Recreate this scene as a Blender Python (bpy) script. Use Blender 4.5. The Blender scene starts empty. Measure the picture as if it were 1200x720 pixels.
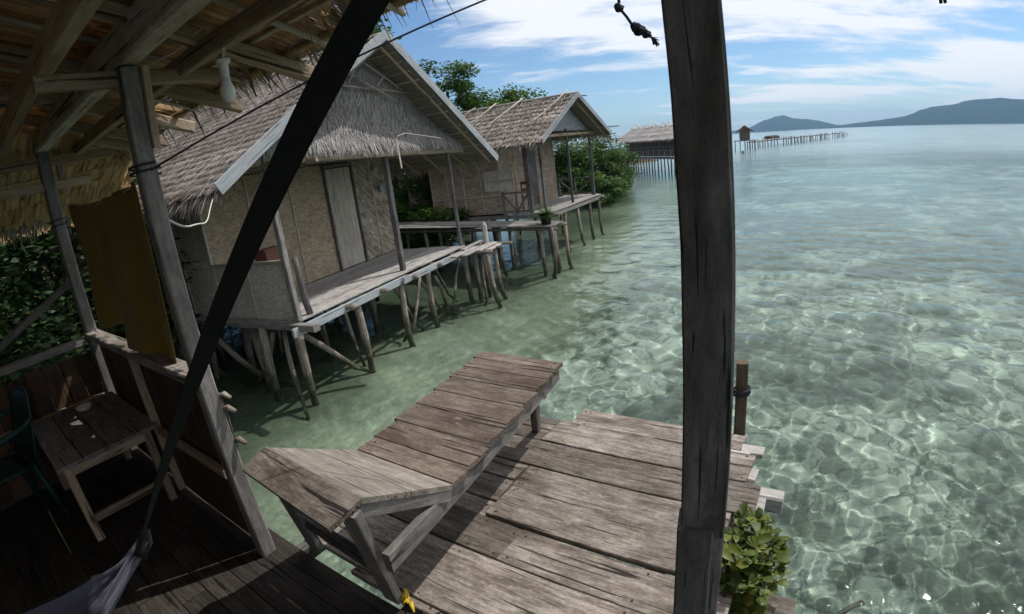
import bpy, math, random
import numpy as np
from mathutils import Vector, Matrix, noise as mnoise
random.seed(7); rng = np.random.default_rng(7)
S = bpy.context.scene
COL = S.collection
rad = math.radians
WATER = -1.2
CAM = Vector((0, 0, 1.75))

# ------------------------------------------------------------------ camera
cd = bpy.data.cameras.new('camera'); cam = bpy.data.objects.new('camera', cd); COL.objects.link(cam); S.camera = cam
cd.type = 'PANO'; cd.panorama_type = 'FISHEYE_LENS_POLYNOMIAL'       # the action camera's wide lens
cd.sensor_fit = 'HORIZONTAL'; cd.sensor_width = 36; cd.sensor_height = 21.6
cd.fisheye_fov = rad(180)
cd.fisheye_polynomial_k0 = 0
cd.fisheye_polynomial_k1 = -5.55520766e-02
cd.fisheye_polynomial_k2 = -1.73589593e-05
cd.fisheye_polynomial_k3 = 2.36993034e-05
cd.fisheye_polynomial_k4 = -3.44555944e-07
PIT, ROL = 0.291995, -0.128435
c_, s_ = math.cos(PIT), math.sin(PIT)
M = Matrix(((1, 0, 0), (0, s_, -c_), (0, c_, s_)))
cam.matrix_world = Matrix.Translation(CAM) @ (M @ Matrix.Rotation(ROL, 3, 'Z')).to_4x4()
cd.clip_start = 0.02; cd.clip_end = 20000

# ------------------------------------------------------------------ world, sun, exposure
SUN_AZ, SUN_EL = 62, 54
w = bpy.data.worlds.new('World'); S.world = w; w.use_nodes = True
N = w.node_tree; N.nodes.clear()
def nd(tree, typ, **k):
    n = tree.nodes.new(typ)
    for a, v in k.items():
        if a == 'ins':
            for i, x in v.items(): n.inputs[i].default_value = x
        else: setattr(n, a, v)
    return n
sky = nd(N, 'ShaderNodeTexSky', sky_type='NISHITA', sun_disc=False, sun_elevation=rad(SUN_EL), sun_rotation=rad(SUN_AZ))
sky.air_density = 1.0; sky.dust_density = 0.25; sky.ozone_density = 1.8
bg = nd(N, 'ShaderNodeBackground', ins={1: 0.105}); out = nd(N, 'ShaderNodeOutputWorld')
tc = nd(N, 'ShaderNodeTexCoord'); sep = nd(N, 'ShaderNodeSeparateXYZ'); N.links.new(tc.outputs['Generated'], sep.inputs[0])
def wm(op, a, b=None, c=None):
    n = nd(N, 'ShaderNodeMath', operation=op)
    for i, x in enumerate((a, b, c)):
        if x is None: continue
        if isinstance(x, (int, float)): n.inputs[i].default_value = x
        else: N.links.new(x, n.inputs[i])
    return n.outputs[0]
zz = wm('ADD', wm('MAXIMUM', sep.outputs[2], 0.0), 0.10)
cmb = nd(N, 'ShaderNodeCombineXYZ')
N.links.new(wm('DIVIDE', sep.outputs[0], zz), cmb.inputs[0]); N.links.new(wm('DIVIDE', sep.outputs[1], zz), cmb.inputs[1])
def wnoise(scale, detail, rough, off, sx=1, sy=1):
    mp = nd(N, 'ShaderNodeMapping'); mp.inputs['Location'].default_value = off; mp.inputs['Scale'].default_value = (sx, sy, 1); mp.inputs['Rotation'].default_value = (0, 0, rad(25))
    N.links.new(cmb.outputs[0], mp.inputs[0])
    n = nd(N, 'ShaderNodeTexNoise', ins={'Scale': scale, 'Detail': detail, 'Roughness': rough, 'Distortion': 0.25}); N.links.new(mp.outputs[0], n.inputs['Vector'])
    return n.outputs['Fac']
big = wnoise(0.36, 3, 0.5, (1.55, 0.42, 0), 0.8, 1.3)
fine = wnoise(1.5, 9, 0.62, (3.1, 7.2, 0), 0.7, 1.5)
cl = wm('ADD', wm('MULTIPLY', big, 0.72), wm('MULTIPLY', fine, 0.36))
# cloudier towards the right (east) and overhead, clear low over the shore
cl = wm('ADD', cl, wm('MULTIPLY', wm('SUBTRACT', sep.outputs[0], 0.32), 0.24))
cl = wm('ADD', cl, wm('MULTIPLY', wm('SUBTRACT', sep.outputs[2], 0.16), 0.42))
rampc = nd(N, 'ShaderNodeMapRange', interpolation_type='SMOOTHSTEP', ins={1: 0.500, 2: 0.60, 3: 0.0, 4: 0.92}); N.links.new(cl, rampc.inputs[0])
fade = nd(N, 'ShaderNodeMapRange', ins={1: -0.01, 2: 0.06, 3: 0.55, 4: 1.0}); N.links.new(sep.outputs[2], fade.inputs[0])
cf = wm('MULTIPLY', rampc.outputs[0], fade.outputs[0])
mix = nd(N, 'ShaderNodeMix', data_type='RGBA'); mix.inputs[7].default_value = (9.8, 9.9, 10.1, 1)
tint = nd(N, 'ShaderNodeMix', data_type='RGBA', blend_type='MULTIPLY'); tint.inputs[0].default_value = 1; tint.inputs[7].default_value = (.78, .95, 1.10, 1); N.links.new(sky.outputs[0], tint.inputs[6])
N.links.new(cf, mix.inputs[0]); N.links.new(tint.outputs[2], mix.inputs[6]); N.links.new(mix.outputs[2], bg.inputs[0]); N.links.new(bg.outputs[0], out.inputs[0])

sl = bpy.data.lights.new('sun', 'SUN'); sun = bpy.data.objects.new('sun', sl); COL.objects.link(sun)
sl.cycles.is_caustics_light = True; sl.energy = 3.3; sl.angle = rad(0.53); sl.color = (1.0, 0.955, 0.89)
sdir = Vector((math.sin(rad(SUN_AZ)) * math.cos(rad(SUN_EL)), math.cos(rad(SUN_AZ)) * math.cos(rad(SUN_EL)), math.sin(rad(SUN_EL))))
sun.rotation_euler = sdir.to_track_quat('Z', 'Y').to_euler(); sun.location = (0, 0, 30)
V_ = S.view_settings; V_.view_transform = 'Standard'; V_.look = 'None'; V_.exposure = 0.05; V_.gamma = 1; V_.use_curve_mapping = False
cy = S.cycles
cy.max_bounces = 7; cy.diffuse_bounces = 4; cy.glossy_bounces = 3; cy.transmission_bounces = 6; cy.transparent_max_bounces = 12; cy.volume_bounces = 0
cy.use_denoising = True; cy.caustics_reflective = False; cy.caustics_refractive = True; cy.sample_clamp_indirect = 4; cy.sample_clamp_direct = 2.2
try: cy.denoising_prefilter = 'ACCURATE'
except Exception: pass

# ------------------------------------------------------------------ materials
def newmat(name):
    m = bpy.data.materials.new(name); m.use_nodes = True; t = m.node_tree; t.nodes.clear()
    o = t.nodes.new('ShaderNodeOutputMaterial'); b = t.nodes.new('ShaderNodeBsdfPrincipled')
    t.links.new(b.outputs[0], o.inputs[0]); return m, t, b, o
def lk(t, a, b): t.links.new(a, b)
def attr(t, name): return nd(t, 'ShaderNodeAttribute', attribute_name=name)
def ramp(t, fac, stops, interp='LINEAR'):
    r = t.nodes.new('ShaderNodeValToRGB'); e = r.color_ramp.elements; r.color_ramp.interpolation = interp
    while len(e) < len(stops): e.new(0.5)
    for k, (p, c) in enumerate(stops): e[k].position = p; e[k].color = (*c, 1) if len(c) == 3 else c
    lk(t, fac, r.inputs[0]); return r.outputs[0]
def tmath(t, op, a, b=None, clamp=False):
    n = nd(t, 'ShaderNodeMath', operation=op, use_clamp=clamp)
    for i, x in enumerate((a, b)):
        if x is None: continue
        if isinstance(x, (int, float)): n.inputs[i].default_value = x
        else: lk(t, x, n.inputs[i])
    return n.outputs[0]
def tnoise(t, vec, sc, det=4, rough=.55, dist=0., scale=(1, 1, 1), loc=(0, 0, 0)):
    mp = nd(t, 'ShaderNodeMapping'); mp.inputs['Scale'].default_value = scale; mp.inputs['Location'].default_value = loc; lk(t, vec, mp.inputs[0])
    n = nd(t, 'ShaderNodeTexNoise', ins={'Scale': sc, 'Detail': det, 'Roughness': rough, 'Distortion': dist}); lk(t, mp.outputs[0], n.inputs['Vector']); return n.outputs['Fac']
def mixc(t, f, a, b, bt='MIX'):
    n = nd(t, 'ShaderNodeMix', data_type='RGBA', blend_type=bt)
    for i, x in ((0, f), (6, a), (7, b)):
        if isinstance(x, (int, float)): n.inputs[i].default_value = x
        elif isinstance(x, tuple): n.inputs[i].default_value = (*x, 1)
        else: lk(t, x, n.inputs[i])
    return n.outputs[2]

def wood(name, dark, mid, light, var=.35, grain=1., rough=.82, stain=None, bump=.5, pale=None, rot=False, tide=False):
    """weathered timber: grain runs along the x of the per-board coordinate 'lc'"""
    m, t, b, o = newmat(name)
    lc = attr(t, 'lc').outputs['Vector']; rn = attr(t, 'rnd').outputs['Fac']
    g1 = tnoise(t, lc, 1, 6, .62, 1.2, (3.2 * grain, 30 * grain, 30 * grain))
    g2 = tnoise(t, lc, 1, 8, .7, .4, (14 * grain, 170 * grain, 170 * grain))
    blot = tnoise(t, lc, 1, 5, .6, .6, (2.2, 5.5, 5.5), (3, 1, 4))
    iso = tnoise(t, lc, 1, 8, .75, 0, (45, 60, 60), (7, 7, 7))
    f = tmath(t, 'ADD', tmath(t, 'MULTIPLY', g1, .34), tmath(t, 'ADD', tmath(t, 'MULTIPLY', g2, .28), tmath(t, 'ADD', tmath(t, 'MULTIPLY', iso, .26), tmath(t, 'MULTIPLY', blot, .24))))
    c = ramp(t, f, [(.38, dark), (.52, mid), (.68, light)])
    if stain:
        st = tnoise(t, lc, 1, 6, .65, .8, (1.5, 4, 4), (8, 2, 5))
        sf = nd(t, 'ShaderNodeMapRange', ins={1: .5, 2: .68, 3: 0, 4: .75}); lk(t, st, sf.inputs[0])
        c = mixc(t, sf.outputs[0], c, stain)
    if pale:
        st = tnoise(t, lc, 1, 10, .75, .3, (9, 22, 22), (1, 7, 3))
        sf = nd(t, 'ShaderNodeMapRange', ins={1: .60, 2: .70, 3: 0, 4: .6}); lk(t, st, sf.inputs[0])
        c = mixc(t, sf.outputs[0], c, pale)
    if rot:      # worn smudges that cross the grain, and fine lichen specks
        sm = tnoise(t, lc, 1, 9, .72, .5, (7, 13, 13), (2, 9, 1)); sr = nd(t, 'ShaderNodeMapRange', ins={1: .36, 2: .64, 3: .74, 4: 1.2}); lk(t, sm, sr.inputs[0])
        cq = nd(t, 'ShaderNodeCombineXYZ')
        for i in range(3): lk(t, sr.outputs[0], cq.inputs[i])
        c = mixc(t, 1.0, c, cq.outputs[0], 'MULTIPLY')
        kn = nd(t, 'ShaderNodeTexVoronoi', feature='F1', ins={'Scale': 1.}); mpk = nd(t, 'ShaderNodeMapping'); mpk.inputs['Scale'].default_value = (1.3, 3.4, 1.); lk(t, lc, mpk.inputs[0]); lk(t, mpk.outputs[0], kn.inputs['Vector'])
        kr_ = nd(t, 'ShaderNodeMapRange', interpolation_type='SMOOTHSTEP', ins={1: .03, 2: .10, 3: .7, 4: 0}); lk(t, kn.outputs['Distance'], kr_.inputs[0]); c = mixc(t, kr_.outputs[0], c, tuple(x * .8 for x in dark))
    vv = tmath(t, 'ADD', tmath(t, 'MULTIPLY', rn, var), 1 - var / 2)
    cb = nd(t, 'ShaderNodeCombineXYZ')
    for i in range(3): lk(t, vv, cb.inputs[i])
    c = mixc(t, 1.0, c, cb.outputs[0], 'MULTIPLY')
    # end cracks and splits
    cr = tnoise(t, lc, 1, 3, .5, .5, (1.6, 44, 44), (5, 5, 5))
    crf = nd(t, 'ShaderNodeMapRange', ins={1: .625, 2: .655, 3: 0, 4: .9}); lk(t, cr, crf.inputs[0])
    c = mixc(t, crf.outputs[0], c, tuple(x * .25 for x in dark))
    if tide:      # weed, slime and barnacles up to the high water mark
        gg = nd(t, 'ShaderNodeNewGeometry'); sz_ = nd(t, 'ShaderNodeSeparateXYZ'); lk(t, gg.outputs['Position'], sz_.inputs[0])
        hz_ = tmath(t, 'ADD', sz_.outputs[2], tmath(t, 'MULTIPLY', tnoise(t, gg.outputs['Position'], 9, 4, .7), .5))
        tm = nd(t, 'ShaderNodeMapRange', interpolation_type='SMOOTHSTEP', ins={1: -.78, 2: -.56, 3: .9, 4: 0}); lk(t, hz_, tm.inputs[0])
        c = mixc(t, tm.outputs[0], c, ramp(t, tnoise(t, gg.outputs['Position'], 30, 4, .7), [(.35, (.022, .022, .014)), (.58, (.07, .068, .04)), (.68, (.30, .29, .25))]))
    lk(t, c, b.inputs['Base Color']); b.inputs['Roughness'].default_value = rough; b.inputs['Specular IOR Level'].default_value = .25
    hgt = tmath(t, 'SUBTRACT', f, tmath(t, 'MULTIPLY', crf.outputs[0], .5))
    bp = nd(t, 'ShaderNodeBump', ins={'Strength': bump, 'Distance': .006}); lk(t, hgt, bp.inputs['Height']); lk(t, bp.outputs[0], b.inputs['Normal'])
    return m
W_DECK = wood('weathered deck wood', (.035, .027, .022), (.14, .115, .097), (.36, .322, .288), .8, stain=(.065, .045, .033), pale=(.50, .46, .42), rot=True, bump=.9)
W_BENCH = wood('brown bench wood', (.045, .031, .024), (.125, .093, .074), (.25, .205, .17), .45, stain=(.07, .043, .03), pale=(.42, .39, .36), rot=True, bump=.9)
W_BACK = wood('pale bench wood', (.12, .10, .085), (.245, .215, .185), (.40, .365, .33), .3, stain=(.15, .12, .09), rot=True, bump=.8)
W_PORCH = wood('bleached porch boards', (.17, .16, .15), (.32, .305, .29), (.50, .48, .46), .45, rot=True)
W_DOOR = wood('pale door boards', (.24, .21, .17), (.40, .36, .30), (.54, .50, .44), .3)
W_GREY = wood('grey timber', (.085, .078, .072), (.18, .168, .158), (.30, .285, .27), .4, rot=True)
W_POST = wood('dark grey post wood', (.06, .056, .055), (.125, .12, .117), (.20, .193, .187), .3, stain=(.055, .045, .04), rot=True)
W_BROWN = wood('brown roof timber', (.15, .10, .07), (.33, .25, .18), (.50, .41, .31), .5)
W_BEAM = wood('flaking roof beam', (.24, .20, .165), (.45, .40, .35), (.62, .58, .52), .2, stain=(.20, .15, .11), pale=(.75, .72, .67), rot=True)
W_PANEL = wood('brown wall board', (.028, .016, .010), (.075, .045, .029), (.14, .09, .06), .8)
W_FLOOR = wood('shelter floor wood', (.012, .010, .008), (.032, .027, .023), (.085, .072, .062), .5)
W_POLE = wood('stilt wood', (.09, .075, .06), (.20, .17, .14), (.33, .30, .255), .7, rot=True, tide=True)
W_PALE = wood('pale sawn wood', (.30, .26, .21), (.45, .41, .35), (.58, .54, .48), .3)
W_BLUE = wood('grey blue board', (.17, .185, .20), (.28, .30, .32), (.40, .43, .45), .25)
W_DARKM = wood('far dark timber', (.055, .036, .025), (.12, .085, .06), (.20, .155, .12), .7)
W_BAMBOO = wood('yellow bamboo', (.24, .16, .06), (.36, .26, .11), (.47, .36, .18), .3, rough=.5)
W_STICK = wood('pale bamboo stick', (.28, .24, .19), (.40, .36, .30), (.52, .48, .42), .4, rough=.6)

def leafmat(name, stops, var=1., rough=.6, trans=.0, spec=.3):
    m, t, b, o = newmat(name)
    rn = attr(t, 'rnd').outputs['Fac']; lc = attr(t, 'lc').outputs['Vector']
    n2 = tnoise(t, lc, 1, 3, .5, 0, (2, 30, 30))
    f = tmath(t, 'ADD', tmath(t, 'MULTIPLY', rn, .8), tmath(t, 'MULTIPLY', n2, .2))
    c = ramp(t, f, stops); lk(t, c, b.inputs['Base Color']); b.inputs['Roughness'].default_value = rough; b.inputs['Specular IOR Level'].default_value = spec
    if trans:
        tr = nd(t, 'ShaderNodeBsdfTranslucent'); lk(t, c, tr.inputs[0]); mx = nd(t, 'ShaderNodeMixShader', ins={0: trans})
        lk(t, b.outputs[0], mx.inputs[1]); lk(t, tr.outputs[0], mx.inputs[2]); lk(t, mx.outputs[0], o.inputs[0])
    return m
THATCH = leafmat('grey palm thatch', [(0, (.07, .058, .048)), (.35, (.21, .18, .155)), (.65, (.375, .315, .275)), (1, (.64, .575, .52))], rough=.8, spec=.15)
THATCH2 = leafmat('weathered brown palm thatch', [(0, (.07, .055, .045)), (.4, (.20, .168, .14)), (.7, (.34, .295, .25)), (1, (.58, .53, .47))], rough=.8, spec=.15)
THATCH_G = leafmat('silver palm thatch', [(0, (.12, .11, .105)), (.4, (.25, .235, .225)), (.7, (.38, .36, .35)), (1, (.55, .53, .51))], rough=.75, spec=.15)
THATCH_P = leafmat('bleached palm thatch', [(0, (.25, .22, .20)), (.4, (.48, .44, .41)), (.7, (.60, .55, .50)), (1, (.75, .71, .66))], rough=.8, spec=.15)
THATCH_U = leafmat('dry brown palm leaf lining', [(0, (.20, .12, .06)), (.35, (.54, .37, .20)), (.65, (.76, .57, .34)), (1, (.90, .75, .52))], rough=.7, trans=.32, spec=.2)
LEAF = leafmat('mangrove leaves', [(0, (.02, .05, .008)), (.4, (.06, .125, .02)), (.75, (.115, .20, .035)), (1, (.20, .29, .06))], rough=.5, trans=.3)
LEAF_SHADE = leafmat('shaded mangrove leaves', [(0, (.008, .02, .006)), (.4, (.018, .04, .01)), (.75, (.035, .07, .016)), (1, (.07, .11, .03))], rough=.55, trans=.15)  # mangrove leaves darkened: the shade they stand in is put into the colour
LEAFP = leafmat('glossy potted leaves', [(0, (.025, .05, .010)), (.4, (.07, .11, .015)), (.75, (.16, .19, .025)), (1, (.36, .33, .05))], rough=.48, trans=.3, spec=.35)
BED_ = None
BARK = wood('bark', (.05, .04, .03), (.11, .09, .07), (.18, .15, .12), .4)

def simple(name, col, rough=.6, metal=0, noise=.12, sc=20, trans=0):
    m, t, b, o = newmat(name)
    tcn = nd(t, 'ShaderNodeTexCoord')
    f = tnoise(t, tcn.outputs['Object'], sc, 5, .6)
    c = mixc(t, f, tuple(max(0, x * (1 - noise * 2)) for x in col), tuple(min(1, x * (1 + noise * 1.5)) for x in col))
    lk(t, c, b.inputs['Base Color']); b.inputs['Roughness'].default_value = rough; b.inputs['Metallic'].default_value = metal
    if trans:
        tr = nd(t, 'ShaderNodeBsdfTranslucent'); lk(t, c, tr.inputs[0]); mx = nd(t, 'ShaderNodeMixShader', ins={0: trans})
        lk(t, b.outputs[0], mx.inputs[1]); lk(t, tr.outputs[0], mx.inputs[2]); lk(t, mx.outputs[0], o.inputs[0])
    return m
def cloth(name, col, trans=.2, sc=420):
    m, t, b, o = newmat(name)
    lc = attr(t, 'lc').outputs['Vector']
    wv = nd(t, 'ShaderNodeTexWave', bands_direction='X', ins={'Scale': sc / 6, 'Distortion': .3}); lk(t, lc, wv.inputs['Vector'])
    n1 = tnoise(t, lc, 3, 6, .6)
    c = mixc(t, n1, tuple(x * .65 for x in col), tuple(min(1, x * 1.3) for x in col)); lk(t, c, b.inputs['Base Color'])
    b.inputs['Roughness'].default_value = .9; b.inputs['Specular IOR Level'].default_value = .1
    try: b.inputs['Sheen Weight'].default_value = .2
    except Exception: pass
    bp = nd(t, 'ShaderNodeBump', ins={'Strength': .3, 'Distance': .002}); lk(t, tmath(t, 'ADD', wv.outputs['Fac'], n1), bp.inputs['Height']); lk(t, bp.outputs[0], b.inputs['Normal'])
    tr = nd(t, 'ShaderNodeBsdfTranslucent'); lk(t, c, tr.inputs[0]); mx = nd(t, 'ShaderNodeMixShader', ins={0: trans})
    lk(t, b.outputs[0], mx.inputs[1]); lk(t, tr.outputs[0], mx.inputs[2]); lk(t, mx.outputs[0], o.inputs[0])
    return m
BLACK = simple('black webbing', (.004, .004, .0045), .95)
ROPE = simple('dark rope', (.02, .024, .035), .9)
WIRE = simple('white cable', (.62, .60, .55), .5)
WHITEP = simple('white plastic', (.72, .72, .70), .35, noise=.05)
BULB = simple('frosted bulb', (.78, .78, .76), .25, noise=.03)
TEAL = simple('teal plastic', (.008, .055, .052), .45)
CERAM = simple('white ceramic', (.7, .7, .66), .3, noise=.04)
YELLOW = simple('yellow plastic', (.62, .44, .02), .45)
POT = simple('dark plastic pot', (.03, .03, .03), .5)
RED = simple('faded red wood', (.15, .06, .045), .75)
TOWEL = cloth('olive towel', (.24, .18, .04), .35)
HAMM = cloth('slate blue hammock cloth', (.11, .112, .155), .15)
BROWNR = simple('rusty roof', (.17, .085, .055), .8)

def weave(name, c0, c1, c2, cell=.042, diag=False):
    """split bamboo matting woven over and under"""
    m, t, b, o = newmat(name)
    lc = attr(t, 'lc').outputs['Vector']
    mp = nd(t, 'ShaderNodeMapping'); mp.inputs['Rotation'].default_value = (0, 0, rad(45) if diag else rad(2)); lk(t, lc, mp.inputs[0])
    dn = nd(t, 'ShaderNodeTexNoise', ins={'Scale': 3., 'Detail': 2}); lk(t, mp.outputs[0], dn.inputs['Vector'])
    va = nd(t, 'ShaderNodeVectorMath', operation='MULTIPLY_ADD'); lk(t, dn.outputs['Color'], va.inputs[0]); va.inputs[1].default_value = (.05, .05, 0); lk(t, mp.outputs[0], va.inputs[2])
    br = nd(t, 'ShaderNodeTexBrick', offset=.5, offset_frequency=1, squash=1, ins={'Scale': 1 / cell, 'Mortar Size': .04, 'Brick Width': 1.6, 'Row Height': .5, 'Bias': 0.})
    br.inputs['Color1'].default_value = (0, 0, 0, 1); br.inputs['Color2'].default_value = (1, 1, 1, 1); br.inputs['Mortar'].default_value = (.2, .2, .2, 1)
    lk(t, va.outputs[0], br.inputs['Vector'])
    n1 = tnoise(t, lc, 5, 6, .6); n2 = tnoise(t, lc, 1, 4, .7, 0, (8, 60, 60))
    f = tmath(t, 'ADD', tmath(t, 'MULTIPLY', br.outputs['Color'], .34), tmath(t, 'ADD', tmath(t, 'MULTIPLY', n1, .34), tmath(t, 'MULTIPLY', n2, .36)))
    c = ramp(t, f, [(.25, c0), (.5, c1), (.8, c2)])
    st = tnoise(t, lc, 1.1, 6, .7); sf = nd(t, 'ShaderNodeMapRange', ins={1: .5, 2: .7, 3: 0, 4: .5}); lk(t, st, sf.inputs[0])
    c = mixc(t, sf.outputs[0], c, c0)
    lk(t, c, b.inputs['Base Color']); b.inputs['Roughness'].default_value = .75; b.inputs['Specular IOR Level'].default_value = .2
    bp = nd(t, 'ShaderNodeBump', ins={'Strength': .6, 'Distance': .006}); lk(t, tmath(t, 'SUBTRACT', n2, tmath(t, 'MULTIPLY', br.outputs['Fac'], 1.)), bp.inputs['Height']); lk(t, bp.outputs[0], b.inputs['Normal'])
    return m
WEAVE = weave('woven bamboo wall', (.22, .165, .11), (.41, .325, .23), (.60, .50, .38))
WEAVEG = weave('grey woven bamboo wall', (.32, .29, .25), (.54, .50, .44), (.72, .68, .61))
WEAVED = weave('diamond woven bamboo wall', (.12, .09, .065), (.36, .30, .235), (.66, .59, .49), .09, True)
WEAVEB = weave('brown woven wall', (.19, .14, .10), (.34, .265, .20), (.48, .395, .31), .10)

# ------------------------------------------------------------------ mesh builder
class MB:
    def __init__(s): s.v = []; s.f = []; s.lc = []; s.rn = []; s.sm = []; s.mi = {}; s.cur = 0
    def add(s, vs, fs, lcs=None, rn=None, smooth=False):
        b = len(s.v); s.v.extend(vs)
        rn = random.random() if rn is None else rn
        s.lc.extend(lcs if lcs is not None else vs); s.rn.extend([rn] * len(vs))
        for f in fs:
            if s.cur: s.mi[len(s.f)] = s.cur
            s.f.append(tuple(i + b for i in f)); s.sm.append(smooth)
    def beam(s, p0, p1, w, h, up=(0, 0, 1), ch=.12, seg=1, jit=0., rn=None, bow=0., endj=0.):
        """chamfered timber from p0 to p1, w across, h along up"""
        p0 = Vector(p0); p1 = Vector(p1); d = p1 - p0; L = d.length; d.normalize()
        up = Vector(up); side = d.cross(up)
        if side.length < 1e-4: side = d.cross(Vector((0, 1, 0)))
        side.normalize(); up = side.cross(d).normalized()
        c = ch * min(w, h)
        prof = [(-w/2 + c, -h/2), (w/2 - c, -h/2), (w/2, -h/2 + c), (w/2, h/2 - c), (w/2 - c, h/2), (-w/2 + c, h/2), (-w/2, h/2 - c), (-w/2, -h/2 + c)]
        off = Vector((random.uniform(0, 50), random.uniform(0, 50), random.uniform(0, 50)))
        vs = []; lcs = []
        e0 = random.uniform(-endj, endj); e1 = random.uniform(-endj, endj)
        for k in range(seg + 1):
            t = k / seg; b = bow * math.sin(math.pi * t)
            q = p0 + d * (L * t) + up * b + side * (random.uniform(-jit, jit) if 0 < k < seg else 0) + up * (random.uniform(-jit, jit) * .5 if 0 < k < seg else 0)
            for (x, y) in prof:
                sk = (e0 * x / w if k == 0 else e1 * x / w if k == seg else 0)
                jx = random.uniform(-jit, jit) * .4; jy = random.uniform(-jit, jit) * .4
                vs.append(tuple(q + side * (x + jx) + up * (y + jy) + d * sk)); lcs.append((off.x + L * t, off.y + x, off.z + y))
        fs = []
        for k in range(seg):
            for i in range(8):
                j = (i + 1) % 8; a = k * 8
                fs.append((a + i, a + j, a + 8 + j, a + 8 + i))
        fs.append(tuple(range(7, -1, -1))); fs.append(tuple(seg * 8 + i for i in range(8)))
        s.add(vs, fs, lcs, rn)
    def tube(s, pts, r, n=8, rn=None, caps=True, wob=0., ecc=1.):
        pts = [Vector(p) for p in pts]; m = len(pts)
        rs = r if isinstance(r, (list, tuple)) else [r] * m
        off = random.uniform(0, 50); off2 = random.uniform(0, 50)
        vs = []; lcs = []; L = 0; prev = None
        for k, p in enumerate(pts):
            d = (pts[min(k + 1, m - 1)] - pts[max(k - 1, 0)]).normalized()
            if k: L += (p - pts[k - 1]).length
            a = prev if prev is not None else (Vector((0, 0, 1)) if abs(d.z) < .9 else Vector((1, 0, 0)))
            u = d.cross(a).normalized(); v = u.cross(d).normalized(); prev = v
            for i in range(n):
                th = 2 * math.pi * i / n; rr = rs[k] * (1 + random.uniform(-wob, wob))
                vs.append(tuple(p + u * math.cos(th) * rr + v * math.sin(th) * rr * ecc)); lcs.append((off + L, off2 + math.cos(th) * rs[k] * 1.2, off + math.sin(th) * rs[k] * 1.2))
        fs = []
        for k in range(m - 1):
            for i in range(n):
                j = (i + 1) % n; fs.append((k * n + i, k * n + j, k * n + n + j, k * n + n + i))
        if caps: fs.append(tuple(range(n - 1, -1, -1))); fs.append(tuple((m - 1) * n + i for i in range(n)))
        s.add(vs, fs, lcs, rn, smooth=True)
    def pole(s, p0, p1, r0, r1=None, n=8, seg=5, crook=.03, wob=.06, rn=None):
        r1 = r0 if r1 is None else r1; p0 = Vector(p0); p1 = Vector(p1); L = (p1 - p0).length
        a = Vector((random.uniform(-1, 1), random.uniform(-1, 1), 0)) * crook * L; b = Vector((random.uniform(-1, 1), random.uniform(-1, 1), 0)) * crook * L * .6
        pts = []; rs = []
        for k in range(seg + 1):
            t = k / seg; pts.append(p0.lerp(p1, t) + a * math.sin(math.pi * t) + b * math.sin(2 * math.pi * t)); rs.append((r0 + (r1 - r0) * t) * random.uniform(.93, 1.07))
        s.tube(pts, rs, n, rn, wob=wob)
    def slab(s, P, thick, nrm, rn=None, nu=1, nv=1, lcs=None):
        """four corners (ordered) thickened by thick against nrm"""
        P = [Vector(p) for p in P]; nrm = Vector(nrm).normalized()
        lu = (P[1] - P[0]).length; lv = (P[3] - P[0]).length
        Q = [p - nrm * thick for p in P]; off = random.uniform(0, 30)
        vs = [tuple(p) for p in P + Q]; l2 = [(off, off, 0), (off + lu, off, 0), (off + lu, off + lv, 0), (off, off + lv, 0)]
        s.add(vs, [(0, 1, 2, 3), (7, 6, 5, 4), (0, 4, 5, 1), (1, 5, 6, 2), (2, 6, 7, 3), (3, 7, 4, 0)], l2 + [(a, b, thick) for a, b, c in l2], rn)
    def strip(s, p, d, nrm, L, wd, droop=0., curl=0., rn=None):
        """one palm leaflet: a narrow tapering blade of two segments"""
        side = d.cross(nrm).normalized() * (wd / 2)
        m = p + d * (L * .55) + nrm * curl * L * .5; e = p + d * L + nrm * (curl * L - droop * L)
        vs = [tuple(p - side), tuple(p + side), tuple(m + side), tuple(m - side), tuple(e + side * .25), tuple(e - side * .25)]
        o = random.uniform(0, 40); lc = [(o, o, 0), (o, o + wd, 0), (o + L * .5, o + wd, 0), (o + L * .5, o, 0), (o + L, o + wd * .6, 0), (o + L, o + wd * .4, 0)]
        s.add(vs, [(0, 1, 2, 3), (3, 2, 4, 5)], lc, rn)
    def build(s, name, mat, parent=None, origin=None):
        me = bpy.data.meshes.new(name)
        if parent is not None: o0 = world_of(parent)
        elif origin is not None: o0 = Vector(origin)
        else:
            a = np.array(s.v); o0 = Vector(((a[:, 0].min() + a[:, 0].max()) / 2, (a[:, 1].min() + a[:, 1].max()) / 2, a[:, 2].min()))
        V = np.array(s.v, dtype=np.float32) - np.array(tuple(o0), dtype=np.float32)
        me.from_pydata(V.tolist(), [], s.f)
        at = me.attributes.new('lc', 'FLOAT_VECTOR', 'POINT'); at.data.foreach_set('vector', np.array(s.lc, dtype=np.float32).ravel())
        at = me.attributes.new('rnd', 'FLOAT', 'POINT'); at.data.foreach_set('value', np.array(s.rn, dtype=np.float32))
        me.polygons.foreach_set('use_smooth', s.sm)
        for m_ in (mat if isinstance(mat, (list, tuple)) else [mat]): me.materials.append(m_)
        for k_, x_ in s.mi.items(): me.polygons[k_].material_index = x_
        me.update()
        o = bpy.data.objects.new(name, me); COL.objects.link(o)
        if parent is not None: o.parent = parent
        else: o.location = o0
        return o
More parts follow.
